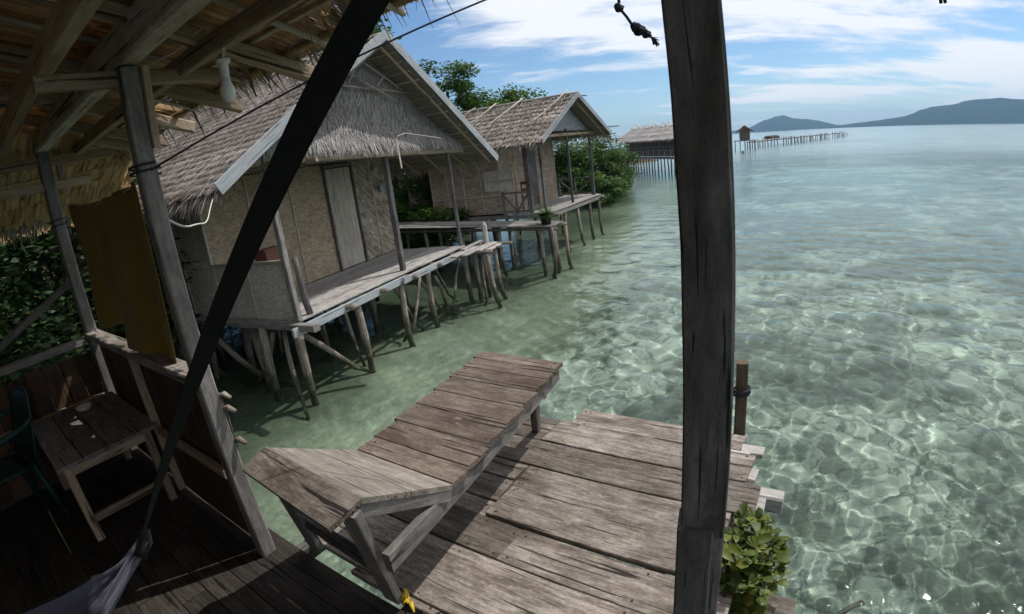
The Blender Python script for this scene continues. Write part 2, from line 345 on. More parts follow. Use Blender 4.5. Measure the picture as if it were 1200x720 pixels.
def nail(mb, p, nrm=(0, 0, 1), r=.0055):
    n = Vector(nrm).normalized(); q = Vector((0, 0, 1)).rotation_difference(n); p = Vector(p); r *= random.uniform(.7, 1.25); mb.cur = 1
    vs = [tuple(p + q @ Vector((r * math.cos(a), r * math.sin(a), .0012))) for a in np.linspace(0, 5.24, 6)] + [tuple(p + q @ Vector((r * 1.1 * math.cos(a), r * 1.1 * math.sin(a), -.004))) for a in np.linspace(0, 5.24, 6)]
    mb.add(vs, [(0, 1, 2, 3, 4, 5)] + [(i, i + 6, (i + 1) % 6 + 6, (i + 1) % 6) for i in range(6)]); mb.cur = 0
def world_of(o):
    p = Vector((0, 0, 0))
    while o is not None: p += o.location; o = o.parent
    return p
def tag(o, label=None, cat=None, group=None, kind=None):
    if label: o['label'] = label
    if cat: o['category'] = cat
    if group: o['group'] = group
    if kind: o['kind'] = kind
    return o
def thing(name, loc, label, cat, group=None):
    o = bpy.data.objects.new(name, None); COL.objects.link(o); o.location = loc; o.empty_display_size = .2
    return tag(o, label, cat, group)
def one(fn, name, mat, parent=None, label=None, cat=None, group=None, kind=None, origin=None):
    mb = MB(); fn(mb); o = mb.build(name, mat, parent, origin); return tag(o, label, cat, group, kind)

NAIL = simple('rusted nail heads', (.04, .026, .02), .8)
# frames
A0 = Vector((-1.44, 2.0, 0)); WV = Vector((.814, -.581, 0)); VV = Vector((.581, .814, 0))
def L(s, v, z): return A0 + WV * s + VV * v + Vector((0, 0, z))

# ------------------------------------------------------------------ terrain and water
MD = Vector((-.901, .433, 0)); C1 = Vector((-3.06, 6.84, 0))
def land_d(x, y):
    d = (x - C1.x) * MD.x + (y - C1.y) * MD.y
    d = d + np.clip(6 - y, 0, 9) * .55 * (x < 0)
    return d
def ground(x, y):
    d = land_d(x, y)
    d = d - np.clip(y - 75, 0, 4000) * 1.0 + 1.0 * np.sin(x * .21 + y * .13) + .7 * np.sin(y * .37)
    z = np.interp(d, [-4000, -200, -40, -8, 0, 3.0, 6.5, 9, 16, 60], [-6.5, -5.5, -3.4, -2.35, -1.95, -1.55, -1.15, -.75, -.2, 1.5])
    return z
def gz(x, y): return float(ground(np.array([x]), np.array([y]))[0])
def axis(lim, n, near):
    t = np.linspace(-1, 1, n); return near * np.sinh(t * math.asinh(lim / near))
gx = axis(6000, 260, 9.); gy = axis(6000, 260, 9.) + 8
X, Y = np.meshgrid(gx, gy); Z = ground(X, Y)
Z = Z + np.array([[0.07 * mnoise.noise((x * .9, y * .9, 0)) + .12 * mnoise.noise((x * .3, y * .3, 5)) if abs(x) < 60 and -10 < y < 90 else 0 for x in gx] for y in gy])
n_ = len(gx)
vs = np.stack([X.ravel(), Y.ravel(), Z.ravel()], 1)
fs = [(r * n_ + c, r * n_ + c + 1, (r + 1) * n_ + c + 1, (r + 1) * n_ + c) for r in range(n_ - 1) for c in range(n_ - 1)]
mb = MB(); mb.v = [tuple(v) for v in vs]; mb.lc = mb.v; mb.rn = [0.] * len(vs); mb.f = fs; mb.sm = [True] * len(fs)
m, t, b, o_ = newmat('sea bed of pale rubble, sand and weed')
geo = nd(t, 'ShaderNodeNewGeometry'); pos = geo.outputs['Position']
dist = nd(t, 'ShaderNodeTexNoise', ins={'Scale': 2.4, 'Detail': 5, 'Roughness': .6}); lk(t, pos, dist.inputs['Vector'])
va = nd(t, 'ShaderNodeVectorMath', operation='MULTIPLY_ADD'); lk(t, dist.outputs['Color'], va.inputs[0]); va.inputs[1].default_value = (.30, .30, 0); lk(t, pos, va.inputs[2])
vo = nd(t, 'ShaderNodeTexVoronoi', feature='DISTANCE_TO_EDGE', ins={'Scale': 7.5, 'Randomness': 1.}); lk(t, va.outputs[0], vo.inputs['Vector'])
vc = nd(t, 'ShaderNodeTexVoronoi', feature='F1', ins={'Scale': 7.5, 'Randomness': 1.}); lk(t, va.outputs[0], vc.inputs['Vector'])
vo2 = nd(t, 'ShaderNodeTexVoronoi', feature='DISTANCE_TO_EDGE', ins={'Scale': 2.3}); lk(t, va.outputs[0], vo2.inputs['Vector'])
p1 = tnoise(t, pos, .16, 6, .62, .6); p2 = tnoise(t, pos, .62, 7, .68, .9, loc=(4, 2, 0)); p3 = tnoise(t, pos, 3.2, 6, .7)
sand = ramp(t, p3, [(.3, (.36, .37, .31)), (.5, (.54, .54, .46)), (.72, (.72, .71, .62))])
cellv = nd(t, 'ShaderNodeSeparateColor'); lk(t, vc.outputs['Color'], cellv.inputs[0])
rub = ramp(t, cellv.outputs[0], [(0, (.20, .22, .18)), (.5, (.38, .39, .33)), (1, (.58, .58, .50))])
edge = nd(t, 'ShaderNodeMapRange', interpolation_type='SMOOTHERSTEP', ins={1: .0, 2: .22, 3: 1, 4: 0}); lk(t, vo.outputs[0], edge.inputs[0])
edge2 = nd(t, 'ShaderNodeMapRange', interpolation_type='SMOOTHERSTEP', ins={1: .0, 2: .12, 3: .9, 4: 0}); lk(t, vo2.outputs[0], edge2.inputs[0])
caustic_net = tmath(t, 'MAXIMUM', edge.outputs[0], edge2.outputs[0])
p4 = tnoise(t, pos, 1.7, 5, .6, .5, loc=(9, 3, 0)); em = nd(t, 'ShaderNodeMapRange', ins={1: .38, 2: .62, 3: .08, 4: 1}); lk(t, p4, em.inputs[0]); caustic_net = tmath(t, 'MULTIPLY', caustic_net, em.outputs[0])
rub = mixc(t, tmath(t, 'MULTIPLY', caustic_net, .35), rub, (.60, .60, .50))  # pale rubble joints, drawn as a painted net of caustic sunlight
# sand close to the shore, rubble farther out
dl = nd(t, 'ShaderNodeVectorMath', operation='DOT_PRODUCT'); lk(t, pos, dl.inputs[0]); dl.inputs[1].default_value = (-.901, .433, 0)
dd = tmath(t, 'ADD', tmath(t, 'SUBTRACT', dl.outputs['Value'], C1.x * -.901 + C1.y * .433), tmath(t, 'MULTIPLY', tmath(t, 'SUBTRACT', p1, .5), 7.))
shore = nd(t, 'ShaderNodeMapRange', interpolation_type='SMOOTHSTEP', ins={1: -4.6, 2: -1.8, 3: 0, 4: 1}); lk(t, dd, shore.inputs[0])
sand2 = ramp(t, p2, [(.3, (.30, .30, .21)), (.5, (.47, .465, .345)), (.7, (.60, .59, .46))])
c = mixc(t, tmath(t, 'MULTIPLY', shore.outputs[0], .92), mixc(t, .45, rub, sand), sand2)
hut_shade = nd(t, 'ShaderNodeMapRange', interpolation_type='SMOOTHSTEP', ins={1: -1.5, 2: .6, 3: 0, 4: .85}); lk(t, dd, hut_shade.inputs[0])  # shadow under and before the huts, put into the bed colour
c = mixc(t, hut_shade.outputs[0], c, ramp(t, p2, [(.3, (.07, .08, .05)), (.7, (.17, .175, .12))]))
# weed and coral patches
pm = tmath(t, 'ADD', tmath(t, 'MULTIPLY', p1, .55), tmath(t, 'MULTIPLY', p2, .5))
wd = nd(t, 'ShaderNodeMapRange', interpolation_type='SMOOTHSTEP', ins={1: .455, 2: .55, 3: 0, 4: .86}); lk(t, pm, wd.inputs[0])
sf = tmath(t, 'MULTIPLY', wd.outputs[0], tmath(t, 'SUBTRACT', 1., tmath(t, 'MULTIPLY', shore.outputs[0], .55)))
c = mixc(t, sf, c, ramp(t, p3, [(.35, (.045, .055, .045)), (.65, (.15, .165, .12))]))
p5 = tnoise(t, pos, 1.7, 9, .76, 1.4, loc=(2, 8, 0)); q5 = nd(t, 'ShaderNodeMapRange', ins={1: .485, 2: .57, 3: 0, 4: .80}); lk(t, p5, q5.inputs[0])
c = mixc(t, tmath(t, 'MULTIPLY', q5.outputs[0], tmath(t, 'SUBTRACT', 1., tmath(t, 'MULTIPLY', shore.outputs[0], .8))), c, (.085, .10, .075))
bp = nd(t, 'ShaderNodeBump', ins={'Strength': .6, 'Distance': .05}); lk(t, tmath(t, 'ADD', p3, vo.outputs[0]), bp.inputs['Height']); lk(t, bp.outputs[0], b.inputs['Normal'])
# dry land above the water line
sz = nd(t, 'ShaderNodeSeparateXYZ'); lk(t, pos, sz.inputs[0])
dry = nd(t, 'ShaderNodeMapRange', ins={1: -1.22, 2: -1.0, 3: 0, 4: 1}); lk(t, sz.outputs[2], dry.inputs[0])
c = mixc(t, dry.outputs[0], c, ramp(t, p3, [(.3, (.04, .032, .022)), (.55, (.10, .08, .058)), (.75, (.26, .22, .17))]))
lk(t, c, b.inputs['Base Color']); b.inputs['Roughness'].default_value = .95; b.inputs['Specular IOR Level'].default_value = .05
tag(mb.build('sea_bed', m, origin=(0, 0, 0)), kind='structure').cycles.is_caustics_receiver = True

# water: one rippled refracting skin, fine near the shelter and coarser with distance; the ripples focus the sun on the bed
m = bpy.data.materials.new('clear lagoon water'); m.use_nodes = True; t = m.node_tree; t.nodes.clear()
o_ = nd(t, 'ShaderNodeOutputMaterial'); geo = nd(t, 'ShaderNodeNewGeometry'); pos = geo.outputs['Position']
r1 = tnoise(t, pos, 2.4, 6, .66, .5, (.8, 1.1, 1)); r2 = tnoise(t, pos, 11., 3, .6, .5, (1, .8, 1)); r3 = tnoise(t, pos, .12, 3, .5, .3)
calm = nd(t, 'ShaderNodeMapRange', ins={1: .35, 2: .65, 3: .45, 4: 1.2}); lk(t, r3, calm.inputs[0])
cdn = nd(t, 'ShaderNodeVectorMath', operation='LENGTH'); lk(t, pos, cdn.inputs[0])
far = nd(t, 'ShaderNodeMapRange', ins={1: 10., 2: 55., 3: .0, 4: 1.}); lk(t, cdn.outputs['Value'], far.inputs[0])
hh = tmath(t, 'ADD', tmath(t, 'MULTIPLY', tmath(t, 'MULTIPLY', r1, far.outputs[0]), calm.outputs[0]), tmath(t, 'MULTIPLY', r2, .035))
bp = nd(t, 'ShaderNodeBump', ins={'Strength': 1., 'Distance': .075}); lk(t, hh, bp.inputs['Height'])
gl = nd(t, 'ShaderNodeBsdfGlass', ins={'Roughness': .05, 'IOR': 1.33, 'Color': (.865, .985, .955, 1)}); lk(t, bp.outputs[0], gl.inputs['Normal'])
dp = nd(t, 'ShaderNodeBsdfPrincipled'); dp.inputs['Roughness'].default_value = .12; dp.inputs['IOR'].default_value = 1.33; lk(t, bp.outputs[0], dp.inputs['Normal'])      # open water, too deep to see the bed
lk(t, ramp(t, tnoise(t, pos, .035, 5, .6, .5), [(.35, (.16, .25, .26)), (.6, (.24, .36, .36))]), dp.inputs['Base Color'])
op = nd(t, 'ShaderNodeMapRange', interpolation_type='SMOOTHSTEP', ins={1: 32., 2: 95., 3: 0., 4: 1.}); lk(t, cdn.outputs['Value'], op.inputs[0])
mx = nd(t, 'ShaderNodeMixShader'); lk(t, op.outputs[0], mx.inputs[0]); lk(t, gl.outputs[0], mx.inputs[1]); lk(t, dp.outputs[0], mx.inputs[2]); lk(t, mx.outputs[0], o_.inputs[0])
az = np.concatenate([np.linspace(rad(-82), rad(82), 720), np.linspace(rad(84), rad(276), 60)])
rr = [.25]
while rr[-1] < 6100: rr.append(rr[-1] + max(.02, rr[-1] * (.0052 if rr[-1] < 45 else .035)))
rr = np.array(rr); AZ, RR = np.meshgrid(az, rr); WX = np.sin(AZ) * RR; WY = np.cos(AZ) * RR
cell = np.maximum(RR * .0052, .02); cell = np.where(RR > 45, RR * .035, cell)
wr = np.random.default_rng(5); HH = np.zeros_like(WX)
for k in range(72):
    lam = .10 * (1.3 / .10) ** (wr.uniform() ** 1.1); th = rad(205) + wr.normal() * 1.05; kx, ky = math.sin(th) * 2 * math.pi / lam, math.cos(th) * 2 * math.pi / lam
    amp = .0025 * lam ** 1.0 * wr.uniform(.6, 1.4); ph = wr.uniform(0, 6.28)
    wobx = .35 * np.sin(WX * .23 + k) + .35 * np.sin(WY * .31 + 2 * k)
    HH += amp * np.sin(kx * WX + ky * WY + ph + wobx) * np.clip((lam / cell - 2.5) / 2.5, 0, 1)
gust = .75 + .35 * np.sin(WX * .11 + 1.2 * np.sin(WY * .07)) * np.sin(WY * .13 + 1.)
lee = 1 - .72 * np.clip((land_d(WX, WY) + 4.5) / 4.5, 0, 1)
HH *= gust * lee
na_, nr_ = len(az), len(rr); me = bpy.data.meshes.new('sea_water')
co = np.stack([WX.ravel(), WY.ravel(), (WATER + HH).ravel()], 1).astype(np.float32)
co = np.vstack([co, np.array([[0, 0, WATER]], dtype=np.float32)])
i0 = np.arange(nr_ - 1)[:, None] * na_; j0 = np.arange(na_)[None, :]; j1 = (j0 + 1) % na_
quads = np.stack([i0 + j0, i0 + na_ + j0, i0 + na_ + j1, i0 + j1], 2).reshape(-1, 4)
quads = quads[:, ::1]
me.vertices.add(len(co)); me.vertices.foreach_set('co', co.ravel())
nq = len(quads); tri = np.stack([np.full(na_, len(co) - 1), j0[0], j1[0]], 1)
me.loops.add(nq * 4 + na_ * 3); me.loops.foreach_set('vertex_index', np.concatenate([quads.ravel(), tri.ravel()]).astype(np.int32))
me.polygons.add(nq + na_); me.polygons.foreach_set('loop_start', np.concatenate([np.arange(nq) * 4, nq * 4 + np.arange(na_) * 3]).astype(np.int32))
me.update(calc_edges=True); me.validate(); me.polygons.foreach_set('use_smooth', [True] * len(me.polygons)); me.materials.append(m)
if me.polygons[len(me.polygons) // 3].normal.z < 0: me.flip_normals()
WAT = bpy.data.objects.new('sea_water', me); COL.objects.link(WAT); tag(WAT, kind='structure'); WAT.cycles.is_caustics_caster = True

# far island: two wooded hills
def hill(name, az0, az1, dist, depth, prof, kind='structure'):
    mb = MB(); na, nr = 160, 26; vs = []
    for i in range(na + 1):
        az = az0 + (az1 - az0) * i / na; e = np.interp(az, [p[0] for p in prof], [p[1] for p in prof])
        hmax = math.tan(rad(e)) * (dist + depth * .5) + 2.95
        for j in range(nr + 1):
            u = j / nr; D = dist + depth * u; x = math.sin(rad(az)) * D; y = math.cos(rad(az)) * D
            z = hmax * max(0, math.sin(math.pi * min(1, u))) ** .8
            z *= 1 + .16 * mnoise.noise((x * .006, y * .006, 1)) ; z += (mnoise.noise((x * .03, y * .03, 2)) * 4 + mnoise.noise((x * .09, y * .09, 2)) * 3) * min(1, z / 15)
            vs.append((x, y, WATER - 1 + z))
    fs = [(i * (nr + 1) + j, (i + 1) * (nr + 1) + j, (i + 1) * (nr + 1) + j + 1, i * (nr + 1) + j + 1) for i in range(na) for j in range(nr)]
    mb.add(vs, fs, rn=.5, smooth=True)
    m, t, b, o = newmat(name + ' forest'); g = nd(t, 'ShaderNodeNewGeometry')
    n1 = tnoise(t, g.outputs['Position'], .02, 8, .7); n2 = tnoise(t, g.outputs['Position'], .12, 4, .6)
    lk(t, ramp(t, tmath(t, 'ADD', tmath(t, 'MULTIPLY', n1, .6), tmath(t, 'MULTIPLY', n2, .4)), [(.35, (.012, .028, .022)), (.6, (.035, .062, .035)), (.75, (.06, .085, .045))]), b.inputs['Base Color']); b.inputs['Roughness'].default_value = 1
    b.inputs['Specular IOR Level'].default_value = 0
    return tag(mb.build(name, m), kind=kind)
hill('hill', 20, 40.5, 3300, 900, [(20, -.05), (24, .1), (27.2, .35), (28.9, 1.15), (30.2, 1.42), (31, 1.38), (32, 1.0), (34.4, .72), (36, .25), (40.5, -.05)])
hill('hill', 33.5, 84, 2700, 1100, [(33.5, -.05), (35.6, .12), (37.6, .3), (40, .5), (42.3, .82), (44.6, 1.4), (46.1, 1.68), (48.3, 1.98), (50.4, 2.08), (52.5, 1.95), (56, 1.7), (64, 1.9), (74, 1.0), (84, 0)])

# ------------------------------------------------------------------ thatch helper
def thatch_plane(mb, P00, P10, P01, P11, row, dens, Ls, ws, nrm, jit=.16, curl=.05, holes=None, rnf=None, lift=0.):
    """rows of leaflets between the top edge P00-P10 and the bottom edge P01-P11"""
    P00, P10, P01, P11 = map(Vector, (P00, P10, P01, P11)); nrm = Vector(nrm).normalized()
    H = ((P01 - P00).length + (P11 - P10).length) / 2; rows = max(1, int(H / row))
    for r in range(rows + 1):
        t = r / rows; a = P00.lerp(P01, t); b = P10.lerp(P11, t); W = (b - a).length
        band = random.uniform(-.16, .16) + (-.10 if r % 4 == 0 else .03)  # each course starts darker: its shadow line is put into the tone
        for k in range(int(W * dens)):
            u = random.random(); p = a.lerp(b, u) + nrm * (random.uniform(0, .03) + lift + (.028 if r % 4 == 3 else 0))
            d = (P01.lerp(P11, u) - P00.lerp(P10, u)).normalized(); sd = (b - a).normalized()
            d = (d + sd * random.gauss(0, jit)).normalized()
            if holes and holes(p): continue
            rn = min(1, max(0, random.gauss(.5, .2) + band + .35 * mnoise.noise(p * 1.3) + .2 * mnoise.noise(p * 4.5)))
            mb.strip(p - d * random.uniform(0, row), d, nrm, Ls * random.uniform(.6, 1.25), ws * random.uniform(.6, 1.5), droop=random.uniform(0, .12), curl=random.uniform(-.02, curl), rn=rn)

# ------------------------------------------------------------------ our shelter
sh = thing('beach_shelter', L(0, 0, 0), 'dark open timber shelter with palm leaf roof, boarded rail and slatted floor around the viewer', 'shelter')
def zr(s, v): return min(2.345 + (.75 - v) * .30, 2.37 + .36 * (s + 2.2))
ZU = Vector((0, 0, 1))
# floor boards
def f_(mb):
    v = -3.6
    while v < .14:
        wd = random.uniform(.13, .19); wd = min(wd, .15 - v)
        if wd < .05: break
        wd = wd
        s0 = -2.28; 
        while s0 < 2.3:
            s1 = min(2.35, s0 + random.uniform(1.3, 2.4))
            mb.beam(L(s0, v + wd / 2, -.014 + random.uniform(-.003, .003)), L(s1 - .006, v + wd / 2, -.014 + random.uniform(-.003, .003)), wd - random.choice((.0005, .001, .002, .004)), .026, seg=3, jit=.001)
            s0 = s1
        v += wd
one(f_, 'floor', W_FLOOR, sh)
def f_(mb):
    for s in (-2.2, -1.1, 0, 1.1, 2.2): mb.beam(L(s, -3.6, -.09), L(s, .12, -.09), .06, .12)
one(f_, 'floor_joist', W_POST, sh)
# posts, beams
one(lambda mb: mb.beam(L(0, 0, -1.0), L(0.02, 0, 2.36), .068, .08, up=VV, seg=10, jit=.003), 'post', W_GREY, sh)
one(lambda mb: mb.beam(L(-2.19, 0, -1.0), L(-2.17, 0, 2.36), .085, .085, up=VV, seg=10, jit=.003), 'post', W_GREY, sh)
one(lambda mb: mb.beam(L(-2.19, -2.4, -1.0), L(-2.19, -2.4, 2.7), .08, .08, up=VV, seg=8, jit=.003), 'post', W_POST, sh)
for s, n in ((-2.19, 'stilt'), (0, 'stilt'), (2.2, 'stilt')):
    for v in (-2.4, 0.05): one(lambda mb: mb.pole(L(s, v, -2.6), L(s, v, -.15), .06, .05), n, W_POLE, sh)
one(lambda mb: mb.beam(L(-2.75, 0, 2.44), L(4.6, 0, 2.46), .10, .15, seg=14, jit=.004), 'main_beam', W_BEAM, sh)
one(lambda mb: mb.beam(L(-2.6, .25, 2.355), L(1.1, .25, 2.37), .05, .08, seg=8, jit=.004), 'purlin', W_BROWN, sh)
one(lambda mb: mb.beam(L(-2.6, -.30, 2.40), L(1.1, -.33, 2.40), .07, .10, seg=8, jit=.004), 'purlin', W_BROWN, sh)
one(lambda mb: mb.beam(L(-2.5, -1.3, 2.78), L(1.25, -1.3, 2.80), .07, .10, seg=8, jit=.004), 'purlin', W_BROWN, sh)
one(lambda mb: mb.tube([L(-2.35 + i * .29, .66 + random.uniform(-.008, .008), 2.343 + i * .002 + random.uniform(-.005, .005)) for i in range(13)], [.019 * random.uniform(.93, 1.07) for _ in range(13)], 10), 'bamboo_batten', W_BAMBOO, sh)
for s in (-2.15, -1.75, -1.2, -.55, .2):
    one(lambda mb: mb.beam(L(s, -2.3, 3.17), L(s + random.uniform(-.03, .03), random.uniform(.76, .84), 2.27), .055, .07, seg=8, jit=.005), 'rafter', W_BROWN, sh)
for s, v0, v1, z in ((-.02, -.36, .42, 2.33), (-2.17, -2.4, .5, 2.30), (-1.1, -.36, .42, 2.52), (-2.17, -1.2, .3, 2.12)):
    one(lambda mb: mb.beam(L(s, v0, z), L(s, v1, z), .05, .065, seg=5, jit=.003), 'tie_beam', W_BROWN, sh)
one(lambda mb: mb.beam(L(.055, .05, 2.02), L(.06, .06, 2.36), .03, .03, up=VV), 'brace', W_BROWN, sh)
for v in (-1.9, -1.1, -.3, .45):
    one(lambda mb: mb.beam(L(-1.9, v, 2.62), L(-3.5, v, 2.03), .045, .06, seg=4, jit=.004), 'rafter', W_BROWN, sh)
one(lambda mb: mb.beam(L(-2.62, -2.6, 2.23), L(-2.62, .66, 2.26), .05, .06, seg=5, jit=.004), 'purlin', W_BROWN, sh)
one(lambda mb: mb.beam(L(-3.3, -2.6, 2.02), L(-3.3, .55, 2.04), .05, .05, seg=5, jit=.004), 'purlin', W_BROWN, sh)
for v in (-1.4, -.6, .1):
    one(lambda mb: mb.beam(L(-2.2, v, 2.05), L(-2.2, v + .02, 2.5), .04, .05), 'strut', W_BROWN, sh)
for s in (-1.45, -.9, -.2, .55, .9):
    one(lambda mb: mb.pole(L(s, -2.2, 3.19), L(s + random.uniform(-.06, .06), .70, 2.335), .016, .014, 7, 8, .004), 'thin_rafter', W_STICK, sh)
for v in (-1.0, -.62, .02, .48):
    one(lambda mb: mb.beam(L(-2.4, v, zr(0, v) - .012), L(1.1, v + random.uniform(-.02, .02), zr(0, v) - .008), .03, .02, seg=8, jit=.003), 'roof_lath', W_BROWN, sh)
# thatch: a thick mat, then leaflets lining its underside and hanging off the eaves
def hole(s, v):
    if -1.25 < s < -.92 and .48 < v < .80: return True
    return False
def f_(mb):
    ds, dv = .12, .11
    ss = np.arange(-3.5, 1.18, ds); vvv = np.arange(-2.3, .70, dv)
    for s in ss:
        for v in vvv:
            if hole(s + ds / 2, v + dv / 2) or (s > .55 and v > .52): continue
            q = [(s, v), (s + ds, v), (s + ds, v + dv), (s, v + dv)]
            lo = [L(a, b, zr(a, b) + .035) for a, b in q]; hi = [p + Vector((0, 0, .05)) for p in lo]
            mb.add([tuple(p) for p in lo + hi], [(3, 2, 1, 0), (4, 5, 6, 7), (0, 1, 5, 4), (1, 2, 6, 5), (2, 3, 7, 6), (3, 0, 4, 7)], [(p.x * 3, p.y * 3, p.z) for p in lo + hi], rn=random.uniform(.2, .5))
    for s in np.arange(1.18, 4.4, .12):  # unseen roof strip over the viewer, added to keep out sky light
        for v in np.arange(-2.3, .32, .11):
            lo = [L(a_, b__, zr(a_, b__) + .035) for a_, b__ in ((s, v), (s + .12, v), (s + .12, v + .11), (s, v + .11))]; hi = [p + Vector((0, 0, .05)) for p in lo]
            mb.add([tuple(p) for p in lo + hi], [(3, 2, 1, 0), (4, 5, 6, 7), (0, 1, 5, 4), (1, 2, 6, 5), (2, 3, 7, 6), (3, 0, 4, 7)], [(p.x * 3, p.y * 3, p.z) for p in lo + hi], rn=random.uniform(.2, .5))
    # back slope of the roof behind the viewer
    a, b_, c_2, d_ = L(-3.5, -2.3, 3.0), L(4.4, -2.3, 3.2), L(4.4, -5.6, 2.2), L(-3.5, -5.6, 2.0)
    mb.slab([a, b_, c_2, d_], .06, (0, 0, 1), rn=.3)
one(f_, 'thatch_mat', THATCH_U, sh)
def f_(mb):
    for r in range(24):
        v0 = -2.3 + r * .125; thick = random.uniform(0, .02)
        for k in range(330):
            s = random.uniform(-3.0, 1.2)
            if zr(s, v0) < 2.345 + (.75 - v0) * .30 - .03: continue
            if hole(s, v0 + .15) : continue
            p = L(s, v0, zr(s, v0) + .02 - thick - random.uniform(0, .012))
            d = (VV + Vector((0, 0, -.30)) + WV * random.gauss(0, .025)).normalized()
            mb.strip(p, d, Vector((0, 0, -1)), random.uniform(.2, .32) if v0 < .45 else .14, random.uniform(.012, .030), curl=-.02, rn=min(1, max(0, random.gauss(.52, .17))))
    for r in range(15):
        s0 = -1.9 - r * .115
        for k in range(190):
            v = random.uniform(-2.3, .9)
            if zr(s0, v) > 2.345 + (.75 - v) * .30 - .001: continue
            p = L(s0, v, zr(s0, v) + .02 - random.uniform(0, .02)); d = (-WV + Vector((0, 0, -.36)) + VV * random.gauss(0, .03)).normalized()
            mb.strip(p, d, Vector((0, 0, -1)), random.uniform(.22, .34), random.uniform(.018, .036), curl=-.02, rn=min(1, max(0, random.gauss(.45, .17))))
one(f_, 'leaf_lining', THATCH_U, sh)
def f_(mb):
    for k in range(1500):
        s = random.uniform(-2.6, 1.15); v = random.uniform(.50, .70) - (.12 if s > .5 else 0)
        if -1.25 < s < -.92 and random.random() < .8: continue
        tuft = .5 + .5 * math.sin(s * 17) * math.sin(s * 7.3)
        p = L(s, v, zr(s, v) + random.uniform(.0, .075)); d = (VV + Vector((0, 0, random.uniform(-.75, -.1))) + WV * random.gauss(0, .35)).normalized()
        mb.strip(p, d, ZU, random.uniform(.09, .22) * (.55 + .75 * tuft), random.uniform(.003, .010), droop=random.uniform(0, .6), curl=random.uniform(-.1, .1), rn=min(1, max(0, random.gauss(.6, .2))))
    for k in range(45):   # broader broken leaf ends
        s = random.uniform(-2.4, 1.1); p = L(s, random.uniform(.58, .68) - (.1 if s > .5 else 0), zr(s, .68) + random.uniform(0, .05)); d = (VV + Vector((0, 0, random.uniform(-.9, -.15))) + WV * random.gauss(0, .4)).normalized()
        mb.strip(p, d, ZU, random.uniform(.08, .17), random.uniform(.018, .036), droop=random.uniform(0, .8), rn=random.uniform(.2, .8))
    for k in range(300):   # right hand verge
        v = random.uniform(-2.3, .8); p = L(1.16, v, zr(1.1, v) + random.uniform(0, .08)); d = (WV + VV * random.gauss(0.2, .3) + Vector((0, 0, random.uniform(-.4, .1)))).normalized()
        mb.strip(p, d, ZU, random.uniform(.05, .16), random.uniform(.01, .03), droop=random.uniform(0, .5), rn=min(1, max(0, random.gauss(.6, .2))))
    for k in range(600):
        v = random.uniform(-2.4, .8); s = -3.45; p = L(s, v, zr(s, v) + random.uniform(.0, .08)); d = (-WV + Vector((0, 0, random.uniform(-.8, -.2))) + VV * random.gauss(0, .3)).normalized()
        mb.strip(p, d, ZU, random.uniform(.08, .25), random.uniform(.01, .03), droop=random.uniform(0, .4), rn=min(1, max(0, random.gauss(.5, .2))))
one(f_, 'eave_fringe', THATCH2, sh)
# boarded rail between the posts, and the back rail
def f_(mb):
    s = -2.1
    while s < -.06:
        wd = random.uniform(.10, .17); e = min(s + wd, -.04)
        mb.beam(L((s + e) / 2, .02, .02), L((s + e) / 2, .02 + random.uniform(-.004, .004), .94 + random.uniform(-.02, .02)), e - s - .004, .018, up=VV, seg=2, jit=.001)
        s = e
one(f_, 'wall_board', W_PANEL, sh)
def f_(mb):
    v = -.05
    while v > -2.36:
        wd = random.uniform(.09, .16); e = max(v - wd, -2.38)
        mb.beam(L(-2.21, (v + e) / 2, .02), L(-2.21, (v + e) / 2, .86 + random.uniform(-.02, .02)), .018, v - e - .004, up=VV, seg=2, jit=.001)
        v = e
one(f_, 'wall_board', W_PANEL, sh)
one(lambda mb: mb.beam(L(-2.2, .0, .985), L(-.03, .0, 1.00), .11, .05, seg=6, jit=.003), 'top_rail', W_BACK, sh)
one(lambda mb: mb.beam(L(-2.2, -.06, .95), L(-2.2, -2.4, .92), .13, .045, seg=6, jit=.003), 'top_rail', W_GREY, sh)
one(lambda mb: mb.beam(L(-2.17, -.06, .50), L(-2.17, -2.4, .50), .04, .05, seg=6, jit=.002), 'mid_rail', W_BROWN, sh)
one(lambda mb: mb.beam(L(-2.12, -.02, .46), L(-.06, -.02, .48), .03, .05, seg=6, jit=.002), 'mid_rail', W_BROWN, sh)
one(lambda mb: mb.beam(L(-1.05, -.02, .03), L(-1.05, -.02, .96), .04, .05, up=VV), 'stud', W_BROWN, sh)
one(lambda mb: mb.beam(L(-2.28, -.02, 1.4), L(-2.55, -1.5, .62), .045, .05, seg=4, jit=.003), 'brace', W_GREY, sh)

# unseen woven hut wall behind the viewer, added to block sky light from behind
one(lambda mb: mb.slab([L(-2.25, -3.5, -.05), L(4.2, -3.5, -.05), L(4.2, -3.5, 2.9), L(-2.25, -3.5, 2.9)], .04, VV), 'added_back_wall', WEAVEB, sh)
one(lambda mb: mb.slab([L(-2.28, -2.4, -.05), L(-2.28, -3.5, -.05), L(-2.28, -3.5, 2.6), L(-2.28, -2.4, 2.6)], .04, WV), 'added_back_wall', WEAVEB, sh)
